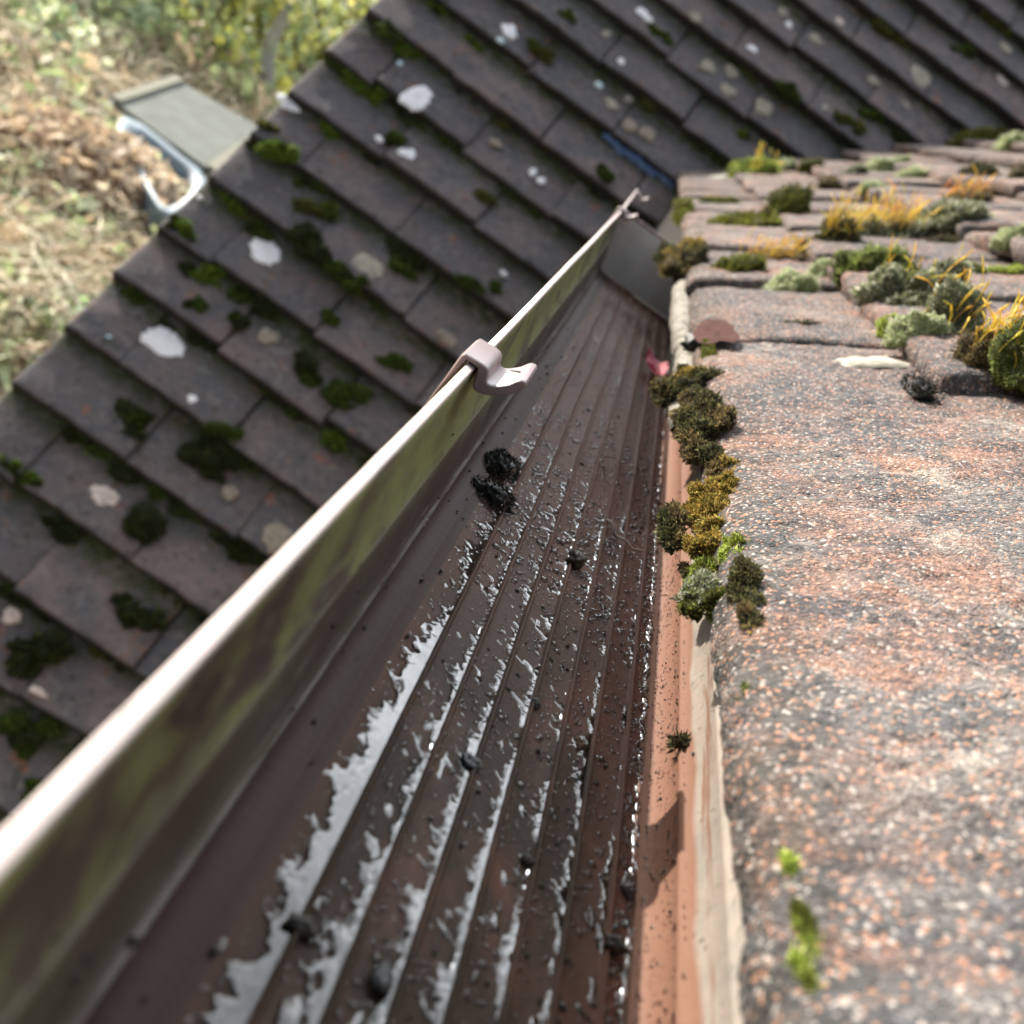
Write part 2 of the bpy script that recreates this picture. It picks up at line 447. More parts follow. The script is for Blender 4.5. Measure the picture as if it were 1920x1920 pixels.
# ------------------------------------------------------------------ tiles
def tile_mesh(mb, o, va, ua, na, W, L, t, ns, nu, seed, camber=4.0, rough=1.0, fine=0.0, edge_dark=0.0, tint=0.5, yaw=0.0, roll=0.0, drop=0.118, shear=0.0):
    """o: middle of the tail arris. va up the slope, ua across, na out of the roof."""
    # profile up the butt face, over the arris and along the top
    prof = [(1.0, -t), (-1.2, -t * .72), (-1.6, -t * .4), (-.6, -t * .14), (2.0, -1.2), (6.5, 0.0)]
    ss = np.linspace(11, L, ns)
    prof = [(a_ + shear * b_, b_) for a_, b_ in prof]
    prof = np.array(prof + [(s, 0.0) for s in ss])
    uu = np.concatenate([[-W / 2, -W / 2 + .6, -W / 2 + 3], np.linspace(-W / 2 + 7, W / 2 - 7, nu), [W / 2 - 3, W / 2 - .6, W / 2]])
    ed = np.zeros(len(uu)); ed[0] = ed[-1] = -t; ed[1] = ed[-2] = -3.2; ed[2] = ed[-3] = -.8
    s = np.repeat(prof[:, 0][:, None], len(uu), 1); h = np.repeat(prof[:, 1][:, None], len(uu), 1)
    u = np.repeat(uu[None], len(prof), 0)
    h = np.maximum(h + ed[None], -t)
    base3 = np.stack([s, u, 0 * s + seed * 37.7], -1)
    e = 2.2 * vnoise(np.stack([u, 0 * u, 0 * u + seed * 9.1], -1), 1 / 34., 3) + 1.1 * vnoise(np.stack([u, 0 * u + 5, h + seed * 9.1], -1), 1 / 8., 4)
    s2 = s + e * (rough * (.45 if fine > 0 and shear > 0 else 1.0)) * np.exp(-np.maximum(s, 0) / 25.0)
    u2 = u + np.sign(u) * (np.abs(u) > W / 2 - 3.5) * 1.4 * rough * vnoise(base3, 1 / 18., 8)
    cam_ = camber * (1 - (2 * u / W) ** 2)
    hh = h + cam_ + rough * (1.5 * fbm(base3, 1 / 60., 2, 1))
    if fine > 0:
        q = np.stack([s2, u2, h + seed * 37.7], -1)
        hh = hh + fine * (1.0 * fbm(q, 1 / 9., 3, 21) + .55 * vnoise(q, 1 / 2.6, 31))
        s2 = s2 - (s < 4) * fine * 1.2 * fbm(q, 1 / 7., 2, 41)
    hh = hh - drop * np.maximum(s, 0) + u * roll
    s3 = s2 + yaw * u
    P = np.asarray(o)[None, None] + s3[..., None] * va + u2[..., None] * ua + hh[..., None] * na
    dk = np.clip((4.0 - s) / 4.0, 0, 1) * edge_dark  # butt face darkened in colour, shade and algae together
    lap_band = np.clip((s - 98) / 50.0, 0, 1)  # tile top darkens towards the next lap, painted shade with algae
    col = np.stack([0 * s + tint, dk, lap_band * (edge_dark > 0)], -1)
    mb.grid(P, col, flip=True)

# --- second roof (in shade)
roof2 = thing("tiled_roof", "shaded lower roof of grey brown clay tiles with white lichen spots and a stepped verge", "roof", tuple(O2))
b2 = tuple(O2)
mb = MB()
VERGE = -766.0; TW = 264.0
for k in range(-9, 20):
    sk = S20 + k * GAUGE
    off = 0.0 if k % 2 == 0 else -TW / 2
    for j in range(-1, 10):
        x0 = VERGE + off + j * TW; x1 = x0 + TW
        x0c = max(x0, VERGE)
        if x1 <= VERGE + 10: continue
        Pm = O2 + V2 * sk
        yv, zv = Pm[1], Pm[2]
        xv = 97 + (zv + 93) / math.tan(TH)          # valley
        if x0c > max(xv, 97) + 420: continue
        Wt = x1 - x0c - RNG.uniform(.2, 1.8)
        o = O2 + V2 * (sk + RNG.normal(0, 5.5)) + XA * ((x0c + x1) / 2 + RNG.normal(0, 1.2)) + N2 * RNG.normal(0, 3.0)
        if x0c == VERGE: o[0] = VERGE + Wt / 2 + RNG.normal(0, 3)
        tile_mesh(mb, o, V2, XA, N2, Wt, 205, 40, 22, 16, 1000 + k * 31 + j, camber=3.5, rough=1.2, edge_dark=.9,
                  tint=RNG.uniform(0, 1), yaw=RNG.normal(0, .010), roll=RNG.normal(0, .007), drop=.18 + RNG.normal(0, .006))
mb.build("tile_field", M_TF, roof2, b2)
mb = MB()                                            # boarding under the tiles
mb.box(O2 + V2 * 120 + XA * 480 - N2 * 84, XA * 1240, V2 * 3150, N2 * 14)
mb.build("roof_deck", M_DARK, roof2, b2, smooth=False)
mb = MB()                                            # bedding along the verge
for k in range(-9, 17):
    sk = S20 + k * GAUGE
    mb.box(O2 + V2 * (sk + GAUGE / 2) + XA * (VERGE + 10) - N2 * (44 + RNG.uniform(0, 3)), XA * 13, V2 * (GAUGE / 2 - 1), N2 * 12)
mb.build("verge_bedding", M_MORT, roof2, b2, smooth=False)

# blue flashing pushed under one course close to the valley
A_, _ = at_roof2(1128, 256, 2); B_, _ = at_roof2(1262, 352, 2)
mb = MB(); n_ = 26
t_ = np.linspace(0, 1, n_)[:, None]
cl = A_ + (B_ - A_) * t_
cl = cl + V2 * (4 * np.sin(t_ * 17) + 3 * np.sin(t_ * 41)) * 1.0
wv = (8 + 7 * np.sin(t_ * np.pi) + 2 * np.sin(t_ * 29))
P = np.stack([cl - V2 * wv * .8 + N2 * 3, cl - V2 * wv * .35 + N2 * (9 + 2 * np.sin(t_ * 23)), cl + V2 * wv * .2 + N2 * 11, cl + V2 * wv + N2 * 5, cl + V2 * wv + N2 * 1, cl - V2 * wv * .8 + N2 * 0], 1)
mb.grid(P)
mb.build("flashing_strip", M_BLUE, roof2, b2)

# --- near roof
roof1 = thing("tiled_roof", "sunlit mossy clay tile roof rising on the right above the gutter", "roof", tuple(O1))
b1 = tuple(O1)
mb = MB()
JO = 194.0
for c in range(0, 20):
    sc = T1S[c]
    off = 0.0 if c % 2 == 0 else TW / 2
    nxt = (T1S[c + 1] - sc) + (85 if c == 0 else 45)
    for j in range(-3, 22):
        y0 = JO + off + j * TW; y1 = y0 + TW
        # stop where the other roof's surface comes through
        Pm = O1 + V1 * sc
        ylim = D2 + Pm[2] / math.tan(PHI) + 150
        if c <= 1 and y1 < 780:          # one long unbroken stretch close to the lens
            if j != 0: continue
            y0 = -420; y1 = (722 if c == 0 else 590)
        if y0 > ylim: continue
        ym = (y0 + y1) / 2
        near = (c == 0 and y0 < 1000) or (c == 1 and y0 < 900)
        vis = y0 < 1600 and c < 5
        fine = .95 if near else .8
        Wt = (y1 - y0) - RNG.uniform(2.5, 6)
        hp = RNG.normal(0, 1.5)
        roll = -abs(RNG.normal(.018, .012)) if not (c == 0 and y0 < 600) else -.004
        seed = 60 + c * 53 + j
        if y0 < 0: hp = 0; roll = 0
        o = O1 + V1 * (sc + (0 if c == 0 else RNG.normal(0, 2)) + (42 if (c == 1 and y0 < 0) else 0)) + YA * ym + N1 * hp
        t = 13 if c == 0 else 19
        if near: ns, nu = int(nxt / 2.1), int(Wt / 2.1)
        elif vis: ns, nu = int(nxt / 5), int(TW / 5)
        else: ns, nu = 10, 14
        tile_mesh(mb, o, V1, YA, N1, Wt, nxt, t, ns, nu, seed, camber=3.0 if near else 6.0, rough=1.3, fine=fine, tint=RNG.uniform(0, 1), roll=roll, drop=.125, yaw=RNG.normal(0, .003) * (y0 > 0), shear=.8 if c == 0 else 0.0)
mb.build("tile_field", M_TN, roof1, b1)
mb = MB()                                            # under-eave course and boarding below
for j in range(-3, 11):
    y0 = JO + TW / 2 + j * TW
    tile_mesh(mb, O1 + V1 * 5 + YA * (y0 + TW / 2) - N1 * 19, V1, YA, N1, TW - 4, 150, 14, 20, 60, 300 + j, camber=2, rough=1.2, fine=.5, drop=.125)
mb.build("under_eave_course", M_TN, roof1, b1)
mb = MB(); yy = np.arange(560, 1150, 4.0)  # added pale strip, stands in for the gutter's whitish back wall top
pr_ = np.array([(97, -106), (90, -107), (86.5, -110), (86, -115), (88, -121), (97, -124)])
P = np.stack([np.repeat(pr_[:, 0][:, None], len(yy), 1), np.repeat(yy[None], 6, 0), np.repeat(pr_[:, 1][:, None], len(yy), 1)], -1)
nz = fbm(P, 1 / 26., 4, 55)
P[..., 0] += 3.6 * nz + 2.0 * fbm(P, 1 / 7., 3, 91) + 2.0 - 5 * np.clip(vnoise(P, 1 / 120., 56) - .1, 0, 1) * -1.0; P[..., 2] += 1.5 * nz
mb.grid(P); mb.build("pale_eave_strip", M_PALEM, roof1, b1)
mb = MB()
mb.box(O1 + V1 * 1560 + YA * 1500 - N1 * 110, V1 * 1500, YA * 4200, N1 * 14)
mb.box(np.array([131.0, 1300, -190]), (12, 0, 0), (0, 1750, 0), (0, 0, 70))
mb.build("eave_boarding", M_DARK, roof1, b1, smooth=False)
mb = MB()                                            # the roof carrying on behind the camera
for c in range(0, 18):
    for j in range(-12, 0):
        y0 = -424 + (j if c % 2 == 0 else j + .5) * TW
        if y0 + TW > -424: continue
        tile_mesh(mb, O1 + V1 * T1S[c] + YA * (y0 + TW / 2), V1, YA, N1, TW - 4, 205, 16, 6, 6, 900 + c * 31 + j, camber=4, rough=1.2, drop=.125)
mb.build("rear_tile_field", M_TN, roof1, b1)
wl = thing("house_wall", "rendered house wall in shade directly below the gutter and eave", "wall", (300, 500, -4000))
mb = MB(); mb.box((330, 300, -2150), (120, 0, 0), (0, 3300, 0), (0, 0, 1860))
mb.build("render_face", mat_simple("grey_render", (.20, .18, .16), .95, .1, .02, .15), wl, (300, 500, -4000), smooth=False)
mb = MB(); mb.box((170, 300, -285), (40, 0, 0), (0, 3300, 0), (0, 0, 8))
mb.build("soffit", M_DARK, wl, (300, 500, -4000), smooth=False)

# ------------------------------------------------------------------ gutter
gut = thing("roof_gutter", "brown plastic gutter with ribbed wet floor and green algae on its front wall", "gutter", (0, 0, 0), rotm=G)
ribs = [24.5, 35.6, 46.8, 57.3, 68.7, 79.2, 90.6]
FZ = -150.0
prof = [(-13.1, -86.8), (-12.75, -87.1), (-12.3, -92), (-11.0, -99), (-9.0, -106), (-7.0, -113.2), (-5.9, -114.0), (-5.4, -115.3), (-6.2, -116.4), (-5.6, -119), (-3.6, -127), (-1.4, -136), (-.2, -142.0), (1.2, -142.8), (1.6, -144.2), (2.2, -146.2), (4.5, -147.7), (9.0, -148.6), (9.7, -148.3), (10.3, -148.8), (15.0, -149.6), (19, FZ)]
for x in ribs:
    prof += [(x - 1.6, FZ), (x - .75, FZ + .35), (x - .5, FZ + 1.35), (x, FZ + 1.6), (x + .45, FZ + 1.3), (x + .7, FZ + .3), (x + 1.4, FZ), (x + 5.2, FZ - .12)]
prof += [(97.0, FZ), (99.3, -149.0), (101.0, -146.8), (101.8, -143.5), (102.2, -138.6), (101.3, -137.6), (101.4, -136.4), (102.5, -135.6), (102.8, -131), (103.2, -122.4), (102.4, -121.4), (102.6, -120.2), (103.5, -119.6), (104.0, -110), (104.3, -101)]
prof += [(106.3, -101), (105.6, -120), (104.4, -146), (101, -152.2), (50, -152.6), (2, -152.4), (-2.2, -146), (-8.5, -118), (-15.2, -93), (-15.4, -87)]
prof = np.array(prof)
ys = np.concatenate([np.arange(-160, 600, 6.0), np.arange(600, 1206, 15.0)])
P = np.stack([np.repeat(prof[:, 0][:, None], len(ys), 1), np.repeat(ys[None], len(prof), 0), np.repeat(prof[:, 1][:, None], len(ys), 1)], -1)
wob = np.stack([P[..., 1], 0 * P[..., 1], 0 * P[..., 1]], -1)
P[..., 2] += .10 * fbm(wob, 1 / 90., 2, 3) + .14 * vnoise(P * np.array([.3, 1, 1]), 1 / 9., 4)
P[..., 0] += .2 * vnoise(wob, 1 / 160., 9)
mb = MB(); mb.grid(P, closed=True)
mb.build("gutter_trough", M_TR, gut)
mb = MB()                                            # rolled lip
a = np.linspace(0, np.pi, 9)
lp = [(-15.7, -92), (-15.7, -86.0), (-15.6, -85.6), (-15.3, -85.42), (-14.4, -85.4), (-13.45, -85.42), (-13.15, -85.55), (-13.05, -85.85), (-13.0, -87.2)]
lp = np.array(lp)
ys = np.concatenate([np.arange(-160, 800, 7.0), np.arange(800, 1700, 20.0)])
P = np.stack([np.repeat(lp[:, 0][:, None], len(ys), 1), np.repeat(ys[None], len(lp), 0), np.repeat(lp[:, 1][:, None], len(ys), 1)], -1)
wob = np.stack([P[..., 1], 0 * P[..., 1], 0 * P[..., 1]], -1)
P[..., 0] += .2 * vnoise(wob, 1 / 160., 9) + .10 * vnoise(P, 1 / 9., 6)
P[..., 2] += .10 * fbm(wob, 1 / 90., 2, 3) + .07 * vnoise(P, 1 / 8., 7)
far = np.clip((P[..., 1] - 1215) / 500, 0, 1)
P[..., 0] -= 5 * far
mb.grid(P, closed=False)
mb.build("gutter_lip", M_LIP, gut)
mb = MB()                                            # stop end
poly = [(-13, -88), (-6, -114), (1.5, -146), (6, -149), (97, -150), (102, -144), (103.5, -104), (103.5, -88)]
for y in (1201.5, 1205.0):
    mb.add([(x, y, z) for x, z in poly], [list(range(len(poly)))[:: (1 if y > 1202 else -1)]])
mb.build("stop_end", mat_simple("stop_end_plastic", (.58, .54, .48), .55, .3, .05, .3), gut, smooth=False)
mb = MB(); mb.box((45, 1206, -86.0), (58, 0, 0), (0, 3.0, 0), (0, 0, 1.2)); mb.build("stop_end_rim", M_CLIP, gut, smooth=False)

# clip hooked over the lip
clip_prof = [(-17.9, -83.0), (-11.8, -82.5), (-10.2, -82.7), (-9.1, -83.5), (-8.4, -84.8), (-8.0, -86.1), (-7.4, -86.5), (-6.3, -86.4), (-5.3, -85.8), (-4.3, -85.0), (-2.3, -83.0), (-1.0, -80.9), (-.3, -80.0), (.5, -79.6), (1.6, -79.5), (2.3, -80.1), (2.4, -81), (2.1, -82), (.7, -84.8), (-2.3, -87.9), (-4, -89.2), (-5.9, -90.2), (-8.0, -90.9), (-9.4, -91), (-10.4, -90.6), (-11.1, -89.6), (-11.5, -87.9), (-11.7, -86.7), (-12.4, -84.7), (-16.3, -84.7), (-16.6, -87), (-17.2, -92.0), (-19.0, -110), (-19.9, -118), (-20.5, -118), (-19.6, -108), (-18.9, -92), (-18.7, -84.4)]
def make_clip(y0, ln, dz, label):
    o = thing("gutter_clip", label, "clip", tuple(G @ np.array([-14.5, y0, -86 + dz])), "plastic clips hooked over the gutter lip", rotm=G)
    pr = np.array(clip_prof) - np.array([-14.5, -86])
    ii = np.array([0, .5, 1.4, ln - 1.4, ln - .5, ln]); sh = np.array([.55, .18, 0, 0, .18, .55])
    nx = np.roll(pr, -1, 0) - np.roll(pr, 1, 0)
    nrm = np.stack([-nx[:, 1], nx[:, 0]], 1); nrm /= np.linalg.norm(nrm, axis=1)[:, None]
    if (nrm[4] @ np.array([1, .6])) > 0: nrm = -nrm       # inward
    P = np.stack([np.concatenate([pr[:, :1] + nrm[:, :1] * s_, 0 * pr[:, :1] + y_, pr[:, 1:] + nrm[:, 1:] * s_], 1) for y_, s_ in zip(ii, sh)], 1)
    m = MB(); m.grid(P, closed=True, flip=False)
    k = len(ii); nn = len(pr)
    m.f.append([q * k for q in range(nn)]); m.f.append([q * k + k - 1 for q in range(nn)][::-1])
    ob = m.build("hook", M_CLIP, o)
    for p in ob.data.polygons:
        if len(p.vertices) > 4: p.use_smooth = False
    bm_mod = ob.modifiers.new("bev", 'EDGE_SPLIT'); bm_mod.split_angle = math.radians(40)
    m = MB(); m.box((13.0, ln * .5, 4.6), (2.6, 0, 1.2), (0, .35, 0), (0, 0, .25))
    m.build("moulding_line", M_CLIP, o)
    return o
make_clip(325, 28, 0, "plum brown plastic clip with upturned hook, nearest and largest on the gutter lip")
make_clip(1168, 22, 0, "small pale clip at the far stop end of the gutter")
make_clip(1560, 22, 0, "tiny farthest clip on the thin end of the lip beyond the stop end")

# ------------------------------------------------------------------ water in the gutter (gutter frame, then turned)
def toW(P): return P @ G.T
mb = MB()
def pool(x0, x1, y0, y1, wfun, dx, dy, seed, amp):
    xs = np.arange(x0, x1 + 1e-6, dx); yy = np.arange(y0, y1, dy)
    X, Y = np.meshgrid(xs, yy, indexing='ij')
    d = x1 - X
    R1_ = np.stack([.82 * X + .57 * Y, -.57 * X + .82 * Y, 0 * X + seed * 11.3], -1)
    R2_ = np.stack([.45 * X - .89 * Y, .89 * X + .45 * Y, 0 * X + seed * 5.3], -1)
    R3_ = np.stack([.93 * X + .36 * Y, (-.36 * X + .93 * Y) * .55, 0 * X + seed * 3.1], -1)
    n1 = vnoise(R1_, 1 / 15., seed); n2 = vnoise(R2_, 1 / 6.5, seed + 3); n3 = vnoise(R3_, 1 / 2.6, seed + 9); n4 = vnoise(R1_, 1 / 1.3, seed + 11)
    gr_ = .35 + .20 * np.minimum(d, 9)
    fld = wfun(Y) - d + 1.2 * n1 + amp * gr_ * (.8 * n2 + 2.0 * n3 + 1.3 * n4)
    hole = vnoise(np.stack([X, Y, 0 * X + seed], -1), 1 / 4., seed + 60)
    fld = fld - 9 * np.clip(hole - .55, 0, 1) * (d > 1.2)
    isl = vnoise(np.stack([X * 1.0, Y * .9 + X * .6, 0 * X + seed], -1), 1 / 2.6, seed + 61) + .5 * vnoise(np.stack([X, Y, 0 * X + seed], -1), 1 / 9., seed + 62)
    fld = np.maximum(fld, (isl - .56 - .07 * np.maximum(d - wfun(Y) - 1.0, 0)) * 1.6 * (amp > .95))
    hgt = np.where(fld > 0, .62 * (1 - np.exp(-fld / .8)), fld * .5)
    Z = FZ + hgt
    P = np.stack([X, Y, Z], -1)
    keep = np.maximum.reduce([fld[:-1, :-1], fld[1:, :-1], fld[:-1, 1:], fld[1:, 1:]]) > -.35
    a_, b_ = P.shape[:2]
    i, j = np.nonzero(keep)
    qd = np.stack([i * b_ + j, (i + 1) * b_ + j, (i + 1) * b_ + j + 1, i * b_ + j + 1], -1)
    used = np.zeros(a_ * b_, bool); used[qd.ravel()] = True
    rm = np.cumsum(used) - 1
    mb.add(toW(P.reshape(-1, 3)[used]), rm[qd])
lr = [16.5] + ribs
wid = [6.0, 4.2, 2.5, 2.2, 1.5, 1.6, 1.1]
for k, x in enumerate(ribs):
    lo = 8.0 if k == 0 else ribs[k - 1] + .9
    W0 = wid[k]
    def wf(Y, W0=W0, k=k):
        yy = np.stack([Y, 0 * Y, 0 * Y + k], -1)
        fade = np.interp(Y, [60, 190, 260, 330, 430, 700, 1200], [1.1, 1.1, .9, .62, .42, .12, .05])
        return W0 * fade * (1 + .35 * vnoise(yy, 1 / 45., 70 + k)) + 1.0 * vnoise(yy, 1 / 17., 90 + k) - .2
    pool(lo, x - .75, 70, 520, wf, .26, .5, 10 + k * 3, 1.0 if k > 1 else 1.5)
# thin run of water at the foot of the back wall
def wf2(Y):
    yy = np.stack([Y, 0 * Y, 0 * Y], -1)
    return 1.8 + 1.6 * vnoise(yy, 1 / 20., 171)
pool(92.5, 97.8, 70, 620, wf2, .32, .6, 77, 1.0)
for k, x in enumerate(ribs + [97.2]):                     # threads of water clinging to every rib
    yy = np.concatenate([np.arange(70, 560, .9), np.arange(560, 1195, 3.0)])
    q = np.stack([yy, 0 * yy + k * 9.0, 0 * yy], -1)
    wv = .30 + .4 * vnoise(q, 1 / 30., 301) + .5 * vnoise(q, 1 / 7., 302) + .7 * vnoise(q, 1 / 2.2, 303) + np.interp(yy, [70, 400, 900], [0, .15, .55])
    wv = np.clip(wv, 0.02, 2.0) * (.8 if k < 7 else 1.5)
    cs = np.array([(-1.0, -.2), (-.8, .35), (-.45, .62), (0, .72), (.3, .6)])
    P = np.stack([x - .8 + cs[:, 0][:, None] * wv[None], np.repeat(yy[None], 5, 0), FZ + cs[:, 1][:, None] * np.minimum(wv, .9)[None] * .42], -1)
    mb.grid(toW(P), flip=True)
tag(mb.build("water_film", M_WATER), kind='stuff', label="thin film of water lying along the ribs of the gutter floor", cat="water")

# droplets
def half_balls(cent, rad, flat, up=(0, 0, 1)):
    n = len(cent); rings = [(1.0, -.15), (.86, .5), (.5, .86)]; m = 6
    up = np.asarray(up, float); ref = np.array([0, 1.0, 0]) if abs(up[1]) < .9 else np.array([1.0, 0, 0])
    t1 = np.cross(up, ref); t1 /= np.linalg.norm(t1); t2 = np.cross(up, t1)
    tmpl = []
    for r_, z_ in rings:
        for k in range(m):
            a_ = 2 * np.pi * k / m
            tmpl.append(r_ * math.cos(a_) * t1 + r_ * math.sin(a_) * t2 + z_ * flat * up)
    tmpl.append(flat * up); tmpl = np.array(tmpl)
    F = []
    for q in range(2):
        for k in range(m):
            F.append([q * m + k, q * m + (k + 1) % m, (q + 1) * m + (k + 1) % m, (q + 1) * m + k])
    F4 = np.array(F); F3 = np.array([[2 * m + k, 2 * m + (k + 1) % m, 3 * m] for k in range(m)])
    V = cent[:, None] + rad[:, None, None] * tmpl[None]
    L = len(tmpl)
    return V.reshape(-1, 3), (F4[None] + (np.arange(n) * L)[:, None, None]).reshape(-1, 4), (F3[None] + (np.arange(n) * L)[:, None, None]).reshape(-1, 3)
mb = MB()
def drops(n, xr, yr, zf, rr_, up, flat=.6, stretch=None):
    x = RNG.uniform(*xr, n); y = yr[0] + (yr[1] - yr[0]) * RNG.uniform(0, 1, n) ** 1.3
    dens = vnoise(np.stack([x, y, 0 * x], -1), 1 / 22., 5)
    ok = RNG.uniform(-1, .8, n) < dens + .25
    x, y = x[ok], y[ok]
    c = np.stack([x, y, zf(x)], -1)
    r = rr_[0] * np.exp(RNG.normal(0, .42, len(x))); r = np.clip(r, .15, rr_[1])
    V, q, t = half_balls(c, r, flat, up)
    base = mb.n
    mb.add(toW(V), q); mb.f.extend((t + base).tolist())
drops(9000, (12, 99), (80, 620), lambda x: FZ + 0 * x, (.50, 1.3), (0, 0, 1))
drops(7000, (8, 99), (380, 1150), lambda x: FZ + 0 * x, (.8, 1.9), (0, 0, 1))
drops(2600, (91, 100), (80, 500), lambda x: FZ + .1 + 0 * x, (.5, 1.1), (0, 0, 1))
n = 1500
y = RNG.uniform(90, 520, n); z = -149 + 14 * RNG.uniform(0, 1, n) ** 2.2
xw = np.interp(z, [-149, -146.8, -143.5, -138], [99.3, 101, 101.8, 102.1])
V, q, t = half_balls(np.stack([xw, y, z], -1), np.clip(.38 * np.exp(RNG.normal(0, .4, n)), .15, 1), .6, (-1, 0, 0))
b_ = mb.n; mb.add(toW(V), q); mb.f.extend((t + b_).tolist())
n = 260                                               # beads under the ledges of the front wall
y = RNG.uniform(90, 700, n)
V, q, t = half_balls(np.stack([np.where(RNG.uniform(0, 1, n) < .5, -5.2, 1.3) + RNG.normal(0, .2, n), y, np.where(RNG.uniform(0, 1, n) < .5, -115.2, -143.4)], -1), np.clip(.3 * np.exp(RNG.normal(0, .4, n)), .12, .8), .7, (.8, 0, .6))
b_ = mb.n; mb.add(toW(V), q); mb.f.extend((t + b_).tolist())
tag(mb.build("water_droplets", M_DROP), kind='stuff', label="scattered beads of water over the gutter floor and back wall", cat="water")
mb = MB()                                             # grit
n = 520
c = np.stack([RNG.uniform(-8, 103, n), 80 + 1000 * RNG.uniform(0, 1, n) ** 1.4, np.zeros(n)], -1)
zz = np.interp(c[:, 0], [-8, -5, 1.5, 3, 20, 98, 101, 103], [-110, -117, -145, -147, -150, -149.6, -147, -125])
c[:, 2] = zz
V, q, t = half_balls(c, np.clip(.5 * np.exp(RNG.normal(0, .45, n)), .2, 1.6), .8, (0, 0, 1))
V = V + .15 * RNG.normal(0, 1, V.shape)
mb.add(toW(V), q, (.02, .018, .012)); mb.f.extend((t).tolist())
tag(mb.build("grit", M_DEBRIS, smooth=False), kind='stuff', label="fine dark grit scattered in the gutter", cat="grit")

# ------------------------------------------------------------------ moss
PAL = {
    'green': [(.11, .15, .03), (.17, .22, .055), (.08, .10, .025), (.25, .29, .10), (.20, .20, .12)],
    'grey': [(.22, .23, .15), (.33, .34, .25), (.12, .13, .075), (.44, .44, .35), (.16, .20, .06)],
    'pale': [(.42, .47, .26), (.52, .55, .36), (.30, .36, .16), (.60, .62, .46)],
    'lime': [(.25, .32, .045), (.36, .43, .08), (.15, .20, .035), (.46, .52, .15)],
    'dark': [(.055, .055, .022), (.09, .085, .035), (.035, .032, .018), (.13, .12, .05)],
    'gold': [(.24, .155, .03), (.33, .22, .05), (.13, .09, .025), (.42, .31, .09), (.19, .18, .04)],
    'brown': [(.11, .075, .035), (.17, .12, .055), (.07, .055, .03), (.21, .18, .07)],
    'black': [(.014, .016, .012), (.025, .028, .02), (.010, .010, .009), (.04, .042, .03)],
    'olive': [(.11, .12, .02), (.17, .18, .035), (.07, .075, .018)],
    'shade': [(.062, .105, .014), (.11, .165, .022), (.04, .062, .011), (.15, .22, .03)],
    'bright': [(.12, .20, .018), (.19, .29, .028), (.075, .125, .012), (.26, .37, .05)],
    'sdark': [(.036, .050, .010), (.055, .072, .014), (.024, .032, .009), (.09, .105, .02)],
}
def basis(nrm, along):
    nrm = np.asarray(nrm, float); nrm = nrm / np.linalg.norm(nrm)
    a = np.asarray(along, float); a = a - nrm * (a @ nrm); a /= np.linalg.norm(a)
    return a, np.cross(nrm, a), nrm
def cushion(P, nrm, along, ra, rb, h, pal, nb, bl, seed, bw=.22, lump=.45, curl=.5):
    """returns body and blade builders around local origin P"""
    a, b, nn = basis(nrm, along)
    body = MB(); rng = np.random.default_rng(seed)
    nu, nv = 22, 9
    th = np.linspace(0, 2 * np.pi, nu, endpoint=False); ph = np.linspace(0.02, np.pi / 2 + .25, nv)
    T, Pq = np.meshgrid(th, ph, indexing='ij')
    d = np.stack([np.cos(T) * np.sin(Pq), np.sin(T) * np.sin(Pq), np.cos(Pq)], -1)
    def rad(dv): return 1 + lump * fbm(dv, 1.6, 3, seed)
    r = rad(d)[..., None]
    def pos(dv, k=1.0):
        q = dv * rad(dv)[..., None] * k
        return np.asarray(P) + q[..., :1] * ra * a + q[..., 1:2] * rb * b + q[..., 2:3] * h * nn
    pc = np.array(PAL[pal])
    body.grid(pos(d, .93), np.tile(pc[2 if len(pc) > 2 else 0] * .8, (nu * nv, 1)), closed=True)
    # blades
    u = rng.uniform(0, 1, nb); t = rng.uniform(0, 2 * np.pi, nb)
    cz = 1 - u * 1.12; sz = np.sqrt(np.clip(1 - cz ** 2, 0, 1))
    d = np.stack([np.cos(t) * sz, np.sin(t) * sz, cz], -1)
    o = pos(d, .95)
    nd = d[:, :1] / ra * a + d[:, 1:2] / rb * b + d[:, 2:] / h * nn
    nd /= np.linalg.norm(nd, axis=1)[:, None]
    dr = nd + .55 * rng.normal(0, 1, (nb, 3)) + .25 * nn; dr /= np.linalg.norm(dr, axis=1)[:, None]
    side = np.cross(dr, rng.normal(0, 1, (nb, 3))); side /= np.linalg.norm(side, axis=1)[:, None]
    L = bl * np.exp(rng.normal(0, .3, nb))[:, None]
    bend = np.cross(dr, side) * L * curl * rng.normal(0, .5, (nb, 1))
    v = np.stack([o - dr * L * .25, o + dr * L * .35 + side * L * bw, o + dr * L + bend, o + dr * L * .35 - side * L * bw], 1)
    ci = pc[rng.integers(0, len(pc), nb)] * np.exp(rng.normal(0, .18, (nb, 1)))
    patch = fbm(d, 2.2, 2, seed + 5)[:, None]
    ci = ci * (1 + .35 * patch)
    cc = np.stack([ci * .55, ci * .95, ci * 1.3, ci * .95], 1).reshape(-1, 3)
    bm = MB(); bm.add(v.reshape(-1, 3), np.arange(nb * 4).reshape(-1, 4), np.clip(cc, 0, .9))
    return body, bm, pos
